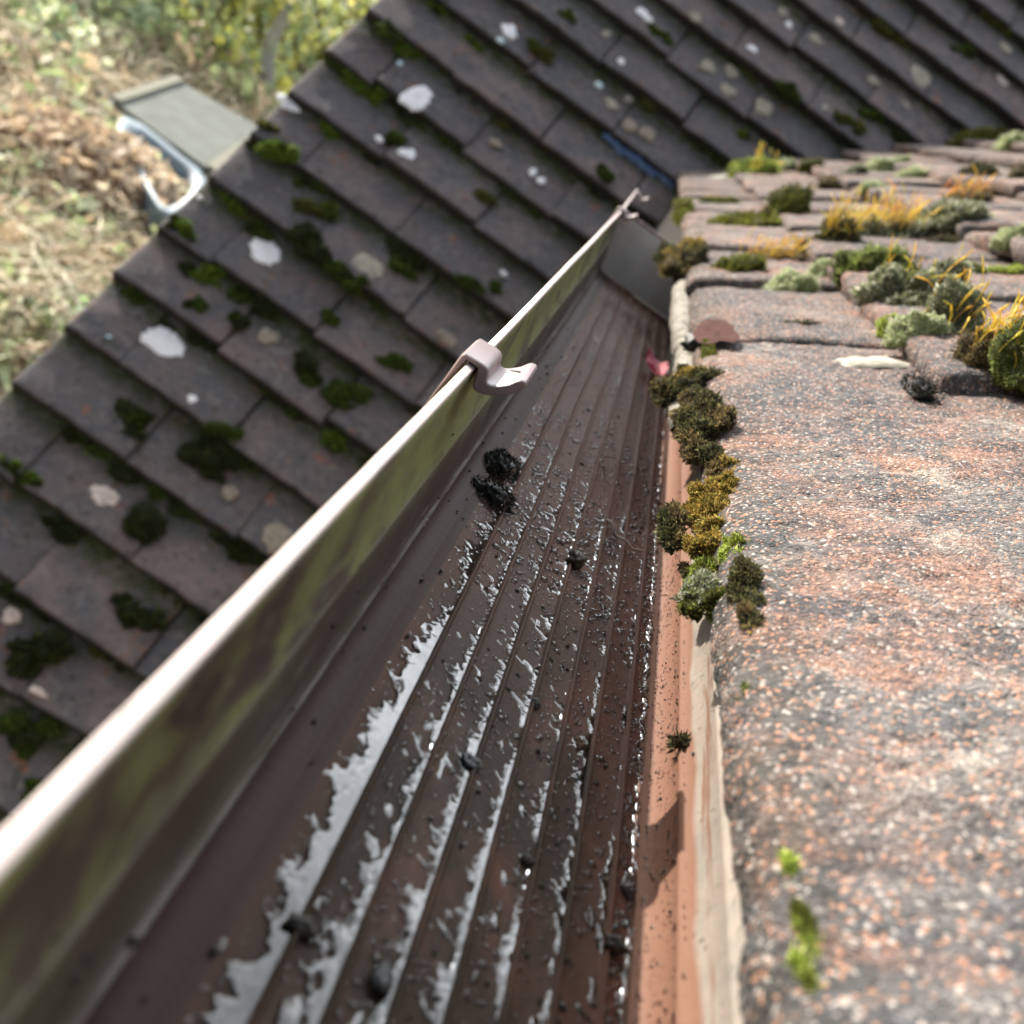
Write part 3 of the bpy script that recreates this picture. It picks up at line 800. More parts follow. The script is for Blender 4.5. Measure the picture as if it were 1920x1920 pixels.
def stalks(P, pos, n, L, r, seed, up, cols):
    rng = np.random.default_rng(seed); mb = MB(); up = np.asarray(up, float)
    for _ in range(n):
        t = rng.uniform(0, 2 * np.pi); cz = rng.uniform(.35, 1); sz = math.sqrt(1 - cz * cz)
        o = pos(np.array([[math.cos(t) * sz, math.sin(t) * sz, cz]]))[0]
        l = L * rng.uniform(.6, 1.25); bd = rng.normal(0, .35, 3); bd2 = rng.normal(0, .3, 3)
        tt = np.linspace(0, 1, 7)[:, None]
        pts = o + up * l * tt + bd * l * tt ** 2 + bd2 * l * tt ** 3 * .8
        rr_ = np.array([1, .9, .85, .8, .9, 1.9, .5]) * r
        c = np.array(cols[rng.integers(0, len(cols))]) * rng.uniform(.75, 1.2)
        mb.tube(pts, rr_, 4, np.clip(np.tile(c, (28, 1)), 0, .95))
    return mb
YEL = [(.78, .60, .09), (.82, .66, .14), (.70, .50, .08), (.68, .62, .16)]
ORA = [(.78, .52, .14), (.72, .43, .15), (.74, .56, .12)]
seed = [500]
def moss(P, nrm, along, ra, rb, h, pal, nb, bl, label, group, st=None, name="moss_cushion", cat="moss", subs=1, pals=None, **kw):
    seed[0] += 1
    o = thing(name, label, cat, tuple(P), group)
    a, b, nn = basis(nrm, along)
    rng = np.random.default_rng(seed[0] * 7 + 1)
    B = MB(); L = MB(); pos0 = None
    for q in range(subs):
        if subs == 1: P_, f_, pl = np.asarray(P), 1.0, pal
        else:
            f_ = rng.uniform(.32, .62)
            P_ = np.asarray(P) + a * ra * rng.uniform(-.75, .75) + b * rb * rng.uniform(-.65, .65) - nn * h * rng.uniform(0, .25)
            pl = pal if (not pals or rng.uniform() < .5) else pals[rng.integers(0, len(pals))]
        body, bm, pos = cushion(P_, nrm, along, ra * f_ * rng.uniform(.8, 1.2), rb * f_ * rng.uniform(.8, 1.2), h * (f_ + .15 if subs > 1 else 1), pl, max(int(nb * (1.0 if subs == 1 else 1.5 / subs)), 40), bl, seed[0] * 13 + q, **kw)
        for src, dst in ((body, B), (bm, L)):
            for v_, c_ in zip(src.v, src.c): pass
            base_ = dst.n
            dst.v += src.v; dst.c += src.c; dst.f += [[t + base_ for t in f] for f in src.f]; dst.n += src.n
        if pos0 is None: pos0 = pos
    B.build("cushion_core", M_MOSS, o, P)
    L.build("moss_leaves", M_MOSS, o, P)
    if st:
        n, L_, r, cols = st
        stalks(P, pos0, n, L_, r, seed[0], np.array([-.12, -.05, 1.0]), cols).build("spore_stalks", M_STALK, o, P)
    return o

GR1 = "moss cushions on the sunlit roof"
# px, py centre of base, px width, px height, palette, leaves, label, (stalks)
near_moss = [
 (1380, 519, 118, 36, 'olive', 900, "olive green moss strip along the tile joint close to the gutter's far half", None),
 (1482, 545, 92, 36, 'pale', 900, "whitish green moss cushion lying on bare tile between two green ones", None),
 (1548, 527, 62, 36, 'pale', 500, "small pale grey moss cushion touching the whitish green one", None),
 (1632, 530, 150, 64, 'green', 1500, "wide leaf green moss mound behind the grey domed one", None),
 (1708, 580, 172, 84, 'grey', 2600, "large grey green domed moss cushion with a few yellow stalks at its right", (8, 60, .9, YEL)),
 (1672, 632, 66, 40, 'lime', 600, "little yellow green moss tuft in front of the grey dome", None),
 (1712, 640, 92, 52, 'pale', 1100, "pale green fluffy moss cushion casting a deep shadow below the grey dome", None),
 (1786, 640, 112, 92, 'grey', 1700, "dark hollow grey moss hump with long curling yellow stalks", (16, 75, 1.0, YEL)),
 (1856, 700, 120, 88, 'brown', 1600, "brown grey moss hump at the right edge carrying many curved stalks", (26, 75, 1.1, YEL)),
 (1912, 715, 84, 90, 'green', 1700, "fresh green moss hump cut by the right edge of the photo", (14, 60, 1.1, YEL)),
 (1480, 419, 86, 62, 'olive', 900, "round olive moss ball sitting above a dark hole between tiles", None),
 (1560, 470, 120, 56, 'dark', 900, "dark moss mound behind the thick yellow stalks", (60, 90, 1.5, YEL)),
 (1655, 455, 140, 52, 'grey', 900, "long grey moss bank bearing the densest orange yellow stalks", (110, 95, 1.6, YEL + ORA)),
 (1450, 490, 100, 14, 'brown', 300, "low brown moss smear with a thin row of orange stalks", (55, 90, 1.4, ORA + YEL)),
 (1785, 424, 152, 40, 'grey', 900, "long dark grey green moss bank right of the yellow stalks", None),
 (1378, 431, 150, 24, 'olive', 700, "thin moss strip filling the second tile joint near the far gutter end", None),
 (1455, 402, 60, 20, 'brown', 300, "brownish moss strip left of the round olive ball", None),
 (1415, 334, 90, 32, 'lime', 500, "yellow and lime moss lump at the foot of the shaded roof's tiles", (10, 60, 3.0, YEL)),
 (1450, 327, 70, 26, 'pale', 400, "pale lime moss lump right beside the yellow one at the valley", None),
 (1520, 322, 40, 22, 'olive', 300, "small yellowish moss lump in the valley right of the lime ones", None),
 (1560, 362, 66, 30, 'brown', 400, "grey brown moss lump below the valley lumps", None),
 (1640, 362, 60, 22, 'pale', 400, "flat pale moss pad on the far tiles left of centre", None),
 (1715, 342, 66, 24, 'pale', 400, "flat pale green moss pad on the far tiles in the middle", None),
 (1665, 322, 70, 24, 'pale', 400, "whitish moss pad just below the valley", None),
 (1832, 340, 84, 36, 'dark', 600, "dark domed moss cushion on the far tiles at upper right", None),
 (1905, 352, 50, 34, 'brown', 400, "brown moss lump at the right edge level with the dark dome", None),
 (1600, 335, 50, 24, 'grey', 300, "small grey moss lump close under the valley line", None),
 (1740, 275, 60, 24, 'gold', 400, "orange brown moss tuft right in the upper valley", (8, 40, 3.5, ORA)),
 (1835, 272, 110, 28, 'olive', 600, "long olive moss bank along the upper valley", None),
 (1905, 280, 60, 30, 'pale', 400, "pale moss pad at the right edge below the upper valley", None),
 (1900, 462, 60, 36, 'pale', 500, "pale moss cushion with dark underside at the right edge of the photo", None),
 (1770, 460, 70, 16, 'dark', 300, "short dark moss crust on bare tile right of the yellow stalks", None),
 (1810, 519, 72, 28, 'green', 600, "green moss strip in the tile joint right of the grey dome", None),
 (1890, 518, 80, 18, 'lime', 500, "bright thin moss strip in the joint running to the right edge", None),
 (1800, 385, 110, 22, 'brown', 300, "faint orange stalk patch on bare far tile", (40, 70, 2.0, ORA)),
 (1490, 612, 84, 8, 'dark', 200, "thin black moss crumbs lying in a shallow crease of the big tile", None),
 (1345, 392, 70, 20, 'olive', 400, "green moss strip on the third far tile joint at the eave", None),
]
for (px, py, w, h, pal, nb, lab, st) in near_moss:
    P, s = at_roof1(px, py - h * .25, 0)
    P = np.array(P)
    k = depth(P) / FPX
    ra = w * k * .5; hh = max(h * k * .85, 3.0)
    rb = min(max(ra * .7, hh * .9), 60)
    bl = np.clip(ra * .16, 2.6, 14) if k < .6 else ra * .16
    lf_ = .72 if py > 500 else .40
    st2 = None if st is None else (int(st[0] * (1.2 if py < 500 else 1.5)), st[1] * k * lf_, max(st[2] * k * .38, (.36 if py > 500 else .26)), st[3])
    moss(P - N1 * hh * .12, N1, V1, ra * 1.0, rb, hh, pal, int(nb * (2.9 if py > 480 else 1.8)), bl * (.5 if py > 480 else .7), lab, GR1, st2, lump=.5)

GR3 = "moss tufts along the eave over the gutter"
eave_moss = [
 (1280, 490, 76, 96, 'brown', 1500, "brown moss tuft hanging off the eave at the far gutter end", 86),
 (1280, 402, 34, 96, 'olive', 700, "yellow green moss fringe on the farthest visible eave tiles", 90),
 (1284, 722, 92, 84, 'dark', 2600, "dark green moss tuft overhanging the gutter beside the pink petal", 88),
 (1325, 806, 80, 112, 'brown', 2600, "brown straggly moss tuft between the dark and the golden tufts", 91),
 (1334, 930, 92, 120, 'gold', 3000, "large golden moss tuft on the eave edge", 93),
 (1318, 1015, 74, 70, 'gold', 1800, "lower golden brown moss tuft hanging into the gutter", 92),
 (1268, 992, 50, 84, 'dark', 1500, "nearly black moss tuft dangling over the gutter beside the golden one", 86),
 (1374, 1034, 44, 70, 'lime', 1000, "yellow green moss tuft at the right of the golden ones", 97),
 (1320, 1074, 46, 36, 'lime', 800, "bright lime moss tuft just under the golden ones", 92),
 (1392, 1108, 50, 96, 'dark', 1000, "dark moss clot below the yellow green tuft", 96),
 (1326, 1128, 70, 80, 'grey', 900, "grey crusty lichen lump at the bottom of the moss row", 93),
 (1352, 868, 50, 70, 'brown', 1300, "dusky brown moss wad joining the straggly and golden tufts", 96),
 (1300, 762, 52, 56, 'dark', 1300, "dark brown moss wad just below the tuft beside the petal", 90),
 (1404, 1176, 40, 70, 'brown', 800, "brown crumbly moss at the very bottom of the eave row", 97),
 (1410, 1320, 30, 72, 'green', 700, "small green moss wisp low on the eave butt", 97),
 (1490, 1640, 34, 90, 'lime', 600, "blurred lime moss wisp, uppermost of the row at bottom right", 99),
 (1514, 1752, 46, 90, 'lime', 700, "blurred lime moss wisp in the middle of the row at bottom right", 99),
 (1516, 1870, 56, 110, 'lime', 900, "blurred lime moss wisp at the very bottom right of the photo", 99),
 (1328, 660, 24, 60, 'olive', 600, "narrow olive moss seam in the gap under the chipped tile corner", 98),
 (1290, 1070, 20, 26, 'brown', 200, "crumb of brown moss on the back wall top below the black tuft", 95),
]
for (px, py, w, h, pal, nb, lab, x) in eave_moss:
    P = at_x(px, py, x)
    k = depth(P) / FPX
    rx = w * k * .64; rz = h * k * .74
    if 'row at bottom right' in lab or 'very bottom right' in lab: rx *= .55
    ry = max(rx, rz) * .9
    # screen vertical is mostly along the eave when near
    nrm = np.array([-.75, -.25, .6])
    al = YA
    moss(P, nrm, np.array([-.45, .75, .3]), rz * 1.0, rx * .95, min(rx, rz) * .7, pal, int(nb * 4.2), np.clip(rz * .075, 1.2, 3), lab, GR3, None, name="moss_tuft", lump=.6, bw=.18, subs=7, pals=['gold', 'gold', 'brown'] if pal == 'gold' else ['brown', 'dark', 'gold'] if pal in ('brown', 'dark') else [pal, 'olive'])
# little sprig on the gutter's back wall
P = G @ np.array([101.0, 300, -136])
moss(P, (-.8, 0, .5), YA, 2.3, 2, 2.2, 'dark', 220, 1.7, "tiny dark moss sprig standing on the gutter's sunlit back wall", None, None, name="moss_sprig", bw=.12)

# moss on the shaded roof
far_moss = [
 (505,240,22,'olive'),(530,288,34,'bright'),(575,350,26,'shade'),(602,400,44,'olive'),(462,392,34,'bright'),(480,430,24,'shade'),(350,440,24,'bright'),(380,512,34,'bright'),(335,420,20,'bright'),(360,570,24,'shade'),(252,552,32,'shade'),(440,600,24,'sdark'),(620,592,26,'shade'),(380,640,30,'sdark'),(570,690,34,'sdark'),(640,742,38,'shade'),(745,680,32,'shade'),(640,826,40,'bright'),(560,765,34,'sdark'),(272,800,46,'sdark'),(424,806,30,'shade'),(400,860,62,'sdark'),(262,892,52,'sdark'),(20,880,26,'bright'),(55,896,20,'bright'),(112,985,34,'sdark'),(240,990,44,'sdark'),(255,1160,54,'sdark'),(60,1130,42,'sdark'),(64,1235,56,'sdark'),(40,1380,46,'shade'),(70,1480,34,'shade'),(450,1045,44,'sdark'),(664,150,34,'bright'),(702,172,26,'bright'),(640,125,26,'bright'),(725,60,24,'shade'),(778,98,28,'bright'),(815,14,24,'bright'),(890,78,18,'bright'),(770,500,42,'sdark'),(650,528,34,'shade'),(885,536,24,'shade'),(930,540,16,'shade'),(740,262,30,'shade'),(640,250,34,'bright'),(690,285,24,'shade'),(850,265,32,'shade'),(910,372,22,'olive'),(1015,100,24,'olive'),(1062,30,26,'shade'),(1228,196,28,'olive'),(1590,234,32,'olive'),(1670,56,38,'olive'),(1872,48,34,'olive'),(1480,172,26,'olive'),(1398,255,18,'bright'),(1240,62,22,'shade'),(1640,214,38,'shade'),(1350,290,26,'shade'),(1800,92,26,'shade'),(1690,252,22,'shade'),(1130,330,24,'shade'),(580,455,40,'sdark'),(480,560,40,'sdark'),(160,830,40,'sdark'),
]
ordn = ["first", "second", "third", "fourth", "fifth", "sixth", "seventh", "eighth", "ninth", "tenth", "eleventh", "twelfth", "thirteenth", "fourteenth", "fifteenth", "sixteenth", "seventeenth"]
pos_list = []
for (px, py, r, pal) in far_moss:
    P, s = at_roof2(px, py, 4)
    pos_list.append((px, py, r, pal, P, int(math.floor((s - S20) / GAUGE))))
cname = {'olive': 'olive', 'bright': 'bright green', 'shade': 'deep green', 'sdark': 'blackish green'}
for i, (px, py, r, pal, P, k) in enumerate(pos_list):
    same = sorted([q for q in range(len(pos_list)) if pos_list[q][5] == k and pos_list[q][3] == pal], key=lambda q: pos_list[q][0])
    which = ordn[same.index(i)]
    kk = k + 3
    wh = ("only" if len(same) == 1 else which + " from the left")
    lab = "%s %s moss clump%s in the shaded roof's %s visible course" % ("only" if len(same) == 1 else ordn[same.index(i)], cname[pal], "" if len(same) == 1 else " from left", ordn[min(max(kk, 0), 16)])
    d = depth(P) / FPX
    R = r * d * .95
    moss(P + N2 * 1, N2, XA + V2 * RNG.uniform(-.3, .6), R * RNG.uniform(1.0, 1.35), R * RNG.uniform(.7, .95), R * .40, pal, 900, R * .10, lab, "moss clumps on the shaded roof", None, name="moss_clump", lump=.5, bw=.32, subs=5, pals=['sdark', 'shade', pal])

mbB = MB(); mbL = MB()
for q in range(620):
    k = RNG.integers(-6, 13); s_ = S20 + k * GAUGE - RNG.uniform(2, 24); x_ = RNG.uniform(VERGE + 15, 700)
    if vnoise(np.array([x_, s_, 0.0]), 1 / 160., 77) < -.05: continue
    P_ = O2 + V2 * s_ + XA * x_ + N2 * float(r2_h(s_))
    r_ = RNG.uniform(6, 19)
    body, bm, _ = cushion(P_, N2, XA, r_ * RNG.uniform(1, 2.2), r_ * .7, r_ * .5, ['sdark', 'sdark', 'shade', 'olive'][RNG.integers(0, 4)], 60, r_ * .22, 9000 + q, lump=.5, bw=.3)
    for src in (body, bm):
        b0 = mbB.n; mbB.v += src.v; mbB.c += src.c; mbB.f += [[t + b0 for t in f] for f in src.f]; mbB.n += src.n
tag(mbB.build("moss_crumbs", M_MOSS), kind='stuff', label="small dark moss crumbs packed along the laps of the shaded roof", cat="moss")
# lichen on the shaded roof: crusts that belong to the tiles
WH = (.85, .84, .82); TAN = (.27, .23, .18); TAN2 = (.33, .30, .235); PK = (.58, .49, .43); CY = (.58, .72, .76)
lich = [(497,470,33,27,WH),(310,642,42,32,WH),(117,678,25,22,WH),(783,180,27,38,WH),(765,289,20,17,WH),(541,193,22,15,WH),(955,56,19,16,WH),(1207,26,20,14,WH),(195,930,30,20,PK),(692,500,30,26,TAN2),(527,1010,30,32,TAN),(840,632,24,18,TAN),(505,628,23,18,TAN),(1215,150,34,28,TAN2),(1258,160,30,34,TAN2),(203,628,11,10,CY),(212,1140,17,8,CY),(360,748,10,8,WH),(70,1295,20,7,PK),(1124,158,8,8,CY),(1165,115,9,8,WH),(1150,195,16,14,TAN2),(1182,232,22,16,TAN),(1215,250,20,18,TAN),(1330,125,18,18,TAN2),(1372,132,15,16,TAN2),(1366,168,17,14,TAN2),(1432,200,20,26,TAN2),(1552,210,18,22,TAN2),(1530,72,17,14,TAN2),(1412,92,14,9,WH),(1727,142,22,26,TAN2),(1888,92,16,16,TAN2),(1135,60,14,14,TAN2),(930,266,13,10,TAN),(430,922,18,15,TAN),(20,1152,16,16,PK),(1000,322,8,10,WH),(1016,338,7,10,WH),(750,118,6,6,CY),(940,75,9,6,CY),(640,240,8,6,CY),(712,260,8,7,WH),(376,370,6,5,WH),(1470,22,14,12,TAN2),(1575,40,10,10,PK),(1700,195,12,10,TAN2),(1180,185,9,8,TAN2),(1305,30,16,12,TAN2),(1880,150,14,12,PK),(1640,150,14,12,TAN2),(1480,45,8,8,WH),(874,517,8,6,WH),(945,512,8,6,WH),(165,1180,9,9,PK)]
for (px, py, rx, ry, c) in lich:
    P, s = at_roof2(px, py, 5.0)
    d = depth(P) / FPX
    # half sizes along the course and up the slope
    a_ = np.array([1.0, 0, 0]); R1 = rx * d * .92; R2 = ry * d * 1.0
    th = np.linspace(0, 2 * np.pi, 56, endpoint=False)
    sd = px * 7 + py
    rn = 1 + .30 * fbm(np.stack([np.cos(th) * 1.2, np.sin(th) * 1.2, 0 * th + sd], -1), 1.0, 4, 3) + .12 * vnoise(np.stack([np.cos(th) * 6, np.sin(th) * 6, 0 * th + sd], -1), 1.0, 5)
    rows = []
    nn_ = N2 + .18 * V2; nn_ /= np.linalg.norm(nn_)
    vv = V2 - nn_ * (V2 @ nn_); vv /= np.linalg.norm(vv)
    for f_, hh in ((1.02, -4.0), (.97, -.6), (.86, .6), (.5, 1.0), (.02, 1.1)):
        rows.append(P + (np.cos(th) * rn * R1 * f_)[:, None] * a_ + (np.sin(th) * rn * R2 * f_)[:, None] * vv + nn_ * hh)
    Pg = np.stack(rows, 1)
    m = MB(); cc = np.array(c) * (1 + .16 * fbm(Pg, .06, 3, 3)[..., None])
    m.grid(Pg, np.clip(cc, 0, .85), closed=True)
    m.build("lichen_spot", M_LICH, roof2, b2)

# ------------------------------------------------------------------ small things lying about
def clod(P, r, col, label, name="debris_clump", cat="debris", leaves=0, squash=(1, 1, .7), pal='dark', group=None):
    seed[0] += 1
    o = thing(name, label, cat, tuple(P), group)
    nu, nv = 22, 14
    rb_ = r * (.62 if leaves else 1.0)
    th = np.linspace(0, 2 * np.pi, nu, endpoint=False); ph = np.linspace(.02, np.pi - .02, nv)
    T, Q = np.meshgrid(th, ph, indexing='ij')
    d = np.stack([np.cos(T) * np.sin(Q), np.sin(T) * np.sin(Q), np.cos(Q)], -1)
    V = P + d * (1 + .5 * fbm(d, 2.6, 4, seed[0]))[..., None] * rb_ * np.array(squash)
    m = MB(); m.grid(V, np.tile(col, (nu * nv, 1)), closed=True); m.build("clod", M_DEBRIS, o, P)
    if leaves:
        body, bm, pos = cushion(P - np.array([0, 0, r * .3]), (0, 0, 1), XA, r * squash[0], r * squash[1], r * squash[2] * 1.3, pal, leaves * 2, r * .16, seed[0], bw=.16)
        bm.build("moss_shreds", M_MOSS, o, P)
    return o
def gfl(px, py, z=-148.5): return G @ g_at_z(px, py, z)
GD = "debris lying on the gutter floor"
clod(gfl(945, 868, -146), 8.5, (.012, .012, .012), "black soggy moss lump in the gutter, upper of the two dark ones", leaves=700, squash=(.8, 1.5, .5), pal='black', group=GD)
clod(gfl(932, 925, -147), 8, (.014, .014, .014), "black soggy moss lump just below the other in the gutter", leaves=500, pal='black', squash=(1.0, 1.3, .45), group=GD)
clod(gfl(900, 908, -148), 4.5, (.014, .014, .014), "small black shred left of the two soggy lumps in the gutter", leaves=260, pal='black', squash=(1, 1.4, .4), group=GD)
clod(gfl(1080, 1050, -148), 3.4, (.035, .028, .012), "brown wet pellet mid gutter near the curved twig", squash=(1.0, 1.2, .8), group=GD)
clod(gfl(565, 1735, -148.8), 2.3, (.03, .026, .02), "small oval wet pellet on the first rib at bottom left", squash=(1.3, .8, .6), group=GD)
clod(gfl(716, 1832, -148.8), 2.3, (.03, .03, .03), "glossy dark pellet on the third rib near the bottom", squash=(.9, 1.5, .6), group=GD)
clod(gfl(1152, 1772, -148.6), 2.3, (.018, .015, .012), "round black pellet beside the sunlit back wall", squash=(1.2, 1, .9), group=GD)
clod(gfl(1180, 1668, -148.8), 2.0, (.05, .045, .04), "small grey wet pellet above the round black one", squash=(1, 1.1, .7), group=GD)
clod(gfl(990, 1612, -149), 1.4, (.04, .036, .03), "tiny grey pellet on the middle ribs near the bottom", squash=(1.3, .8, .6), group=GD)
clod(gfl(884, 1428, -148.9), 2.3, (.05, .055, .055), "flat grey flake standing in the water on the third rib", squash=(1.2, 1.1, .5), group=GD)
clod(gfl(1004, 1318, -149), 1.7, (.02, .02, .018), "little black grain blocking the water on the fourth rib", squash=(1, 1.2, .6), group=GD)
clod(gfl(1222, 668, -147), 6, (.05, .02, .018), "dark red crumb behind the pink petal", squash=(1, 1.4, .5), group=GD)
P, s = at_roof1(1728, 742, 1)
clod(P + N1 * 2, 9.5, (.012, .012, .012), "black crumbly clod alone on the bare near tile", name="dirt_clod", cat="clod", leaves=500, pal='black', squash=(1.0, 1.3, .7))
# dark pellet stuck under the chipped tile corner
P = at_x(1310, 645, 98)
clod(P, 9, (.03, .028, .027), "dark grey pebble wedged beneath the chipped tile corner", name="pebble", cat="pebble", squash=(.9, 1.3, .9))
# reddish chip scar on the tile's edge (part of the roof)
m = MB(); P0, _ = at_roof1(1346, 628, 1)
th = np.linspace(0, 2 * np.pi, 20, endpoint=False)
rn = 1 + .4 * fbm(np.stack([np.cos(th), np.sin(th), 0 * th + 4], -1), 1.3, 3, 8)
rows = [P0 + (np.cos(th) * rn * 12 * f_)[:, None] * V1 + (np.sin(th) * rn * 42 * f_)[:, None] * YA + N1 * hh + .8 * vnoise(np.stack([th * 3, th * 0 + f_ * 9, 0 * th], -1), 1., 3)[:, None] * N1 for f_, hh in ((1.0, 2.2), (.8, 2.6), (.45, 2.0), (.02, 1.4))]
m.grid(np.stack(rows, 1), np.tile((.048, .019, .015), (80, 1)), closed=True)
m.build("chip_scar", M_LICH, roof1, b1)
# pale lichen crusts on the near tile
for (px, py, rx, ry, c) in [(1610, 676, 70, 12, (.29, .275, .23)), (1300, 345, 20, 10, (.36, .36, .31)), (1340, 330, 40, 8, (.36, .36, .31)), (1420, 452, 60, 6, (.32, .30, .26)), (1870, 312, 40, 6, (.32, .30, .26))]:
    P0, _ = at_roof1(px, py, 1.5); k = depth(P0) / FPX
    th = np.linspace(0, 2 * np.pi, 30, endpoint=False)
    rn = 1 + .5 * fbm(np.stack([np.cos(th) * 1.5, np.sin(th) * 1.5, 0 * th + px], -1), 1.5, 3, 8)
    rows = [P0 + (np.cos(th) * rn * rx * k * f_)[:, None] * V1 + (np.sin(th) * rn * ry * k * 4.0 * f_)[:, None] * YA + N1 * hh - .125 * N1 * 0 for f_, hh in ((1.0, -2.2), (.9, -.4), (.5, .5), (.02, .7))]
    Q_ = np.stack(rows, 1); Q_ = Q_ + .9 * vnoise(Q_, 1 / 5., 3)[..., None] * N1
    m = MB(); m.grid(Q_, np.tile(c, (120, 1)), closed=True)
    m.build("lichen_crust", M_LICH, roof1, b1)
# twig
a_ = G @ g_at_z(1138, 975, -147.5); b_ = G @ g_at_z(1168, 1022, -146.5); c_ = G @ g_at_z(1204, 1034, -146)
t_ = np.linspace(0, 1, 16)[:, None]
pts = (1 - t_) ** 2 * a_ + 2 * t_ * (1 - t_) * b_ + t_ ** 2 * c_ + .5 * np.sin(t_ * 14)
o = thing("twig", "thin grey curved twig lying across the ribs of the gutter", "twig", tuple(pts[8]))
m = MB(); m.tube(pts, np.linspace(.8, .35, 16), 6, (.26, .21, .17)); m.build("stick", M_DEBRIS, o, pts[8])
m = MB(); m.tube(np.array([pts[6], pts[6] + np.array([-4, 5, 1.2]), pts[6] + np.array([-6, 11, 1.0])]), np.array([.4, .3, .2]), 5, (.15, .11, .08)); m.build("side_shoot", M_DEBRIS, o, pts[8])
# petal
P = G @ g_at_z(1222, 690, -143)
o = thing("petal", "pink red crumpled petal stuck beside the dark eave moss", "petal", tuple(P))
uu, vv_ = np.meshgrid(np.linspace(-1, 1, 13), np.linspace(-1, 1, 13), indexing='ij')
msk = np.sqrt(np.clip(1 - uu ** 2 * .5, 0, 1))
Pg = P + np.stack([uu * 9, vv_ * msk * 22, 4 * uu ** 2 + 3 * np.sin(vv_ * 4 + uu * 3) + 3], -1)
m = MB(); m.grid(Pg, np.tile((.52, .09, .13), (169, 1))); m.build("petal_blade", M_LEAF, o, P)

# ------------------------------------------------------------------ garden below
def gz(px, py, z=-4000.0): return at_zz(px, py, z)
rngG = np.random.default_rng(99)
LEAFP = [(.40, .46, .22), (.50, .57, .30), (.27, .34, .16), (.68, .70, .50), (.20, .26, .16)]
YELP = [(.68, .64, .14), (.75, .70, .22), (.55, .58, .16)]
STEMP = [(.42, .33, .20), (.50, .41, .27), (.30, .22, .14), (.36, .21, .13)]
def shrub(base, R, H, nst, nlf, lsz, pal, label, name="bramble_bush", cat="bush", group="bramble bushes in the garden"):
    o = thing(name, label, cat, tuple(base), group)
    st = MB(); lf = MB(); ends = []
    for _ in range(nst):
        a_ = rngG.uniform(0, 2 * np.pi); r0 = R * .25 * rngG.uniform(0, 1); l = R * rngG.uniform(.5, 1.3); hh = H * rngG.uniform(.45, 1.1)
        t_ = np.linspace(0, 1, 9)[:, None]; dirv = np.array([math.cos(a_), math.sin(a_), 0]); sw = rngG.normal(0, .18, 3) * R
        pts = np.asarray(base) + dirv * (r0 + l * t_) + np.array([0, 0, 1]) * hh * (np.sin(t_ * np.pi * rngG.uniform(.55, .92))) + sw * t_ ** 2
        st.tube(pts, np.linspace(18, 5, 9) * rngG.uniform(.6, 1.1), 4, STEMP[rngG.integers(0, 4)])
        ends.append(pts)
    E = np.concatenate([e[2:] for e in ends])
    c = E[rngG.integers(0, len(E), nlf)] + rngG.normal(0, 1, (nlf, 3)) * R * .13
    nrm = rngG.normal(0, 1, (nlf, 3)) + np.array([0, 0, .8]); nrm /= np.linalg.norm(nrm, axis=1)[:, None]
    dr = np.cross(nrm, rngG.normal(0, 1, (nlf, 3))); dr /= np.linalg.norm(dr, axis=1)[:, None]; sd = np.cross(nrm, dr)
    L = lsz * np.exp(rngG.normal(0, .35, nlf))[:, None]
    V = np.stack([c - dr * L * .5, c + sd * L * .34 + nrm * L * .06, c + dr * L * .55, c - sd * L * .34 + nrm * L * .06], 1)
    pc = np.array(pal); ci = pc[rngG.integers(0, len(pc), nlf)] * np.exp(rngG.normal(0, .2, (nlf, 1)))
    lf.add(V.reshape(-1, 3), np.arange(nlf * 4).reshape(-1, 4), np.repeat(ci, 4, 0))
    st.build("stems", M_STEM, o, base); lf.build("leaves", M_LEAF, o, base)
    return o
bush = [
 (40, 60, 'g', "leafy green bramble in the top left corner of the photo"),
 (170, 30, 'g', "green bramble at the top, second from the left corner"),
 (300, 60, 'g', "green bramble above the grey board with thin tan canes"),
 (430, 40, 'y', "yellow leaved shrub at the top centre left"),
 (560, 50, 'y', "yellow leaved shrub against the pale trunk near the verge"),
 (640, 20, 'y', "yellow green shrub in the notch where verge meets the top edge"),
 (60, 170, 'b', "mostly bare tan bramble left of the white boxes"),
 (440, 150, 'y', "straggly yellow leaved shoots hanging over the grey board"),
 (170, 330, 'b', "brown and green bramble in front of the pale blue tub"),
 (270, 400, 'g', "bright leaved bramble at the near end of the tub"),
 (60, 420, 'g', "green bramble at the left edge below the boxes"),
 (110, 520, 'b', "brown dead bramble low at the left"),
 (70, 600, 'g', "pale green bramble closest to the verge at the left edge"),
 (210, 480, 'b', "reddish brown bramble beside the verge tiles"),
 (150, 255, 'b', "russet bramble between the two pale crates"),
 (205, 385, 'g', "leafy bramble hiding the near left side of the tub"),
 (350, 150, 'b', "thin brown canes arching behind the grey board"),
 (20, 300, 'b', "dry bramble at the left edge level with the tub"),
]
pals = {'g': LEAFP, 'y': LEAFP[:2] + YELP, 'b': [(.40, .30, .19), (.46, .36, .24), (.36, .42, .20), (.46, .52, .28), (.26, .32, .15)]}
for (px, py, t_, lab) in bush:
    P = gz(px, py + 25); P[2] = -4000
    dd = np.linalg.norm(P)
    if dd > 27000: P = P * (27000 / dd); P[2] = -4000
    k = depth(P) / FPX
    R = 112 * k
    shrub(P, R, R * .8, 30, 620 if t_ != 'b' else 420, 23 * k, pals[t_], lab)
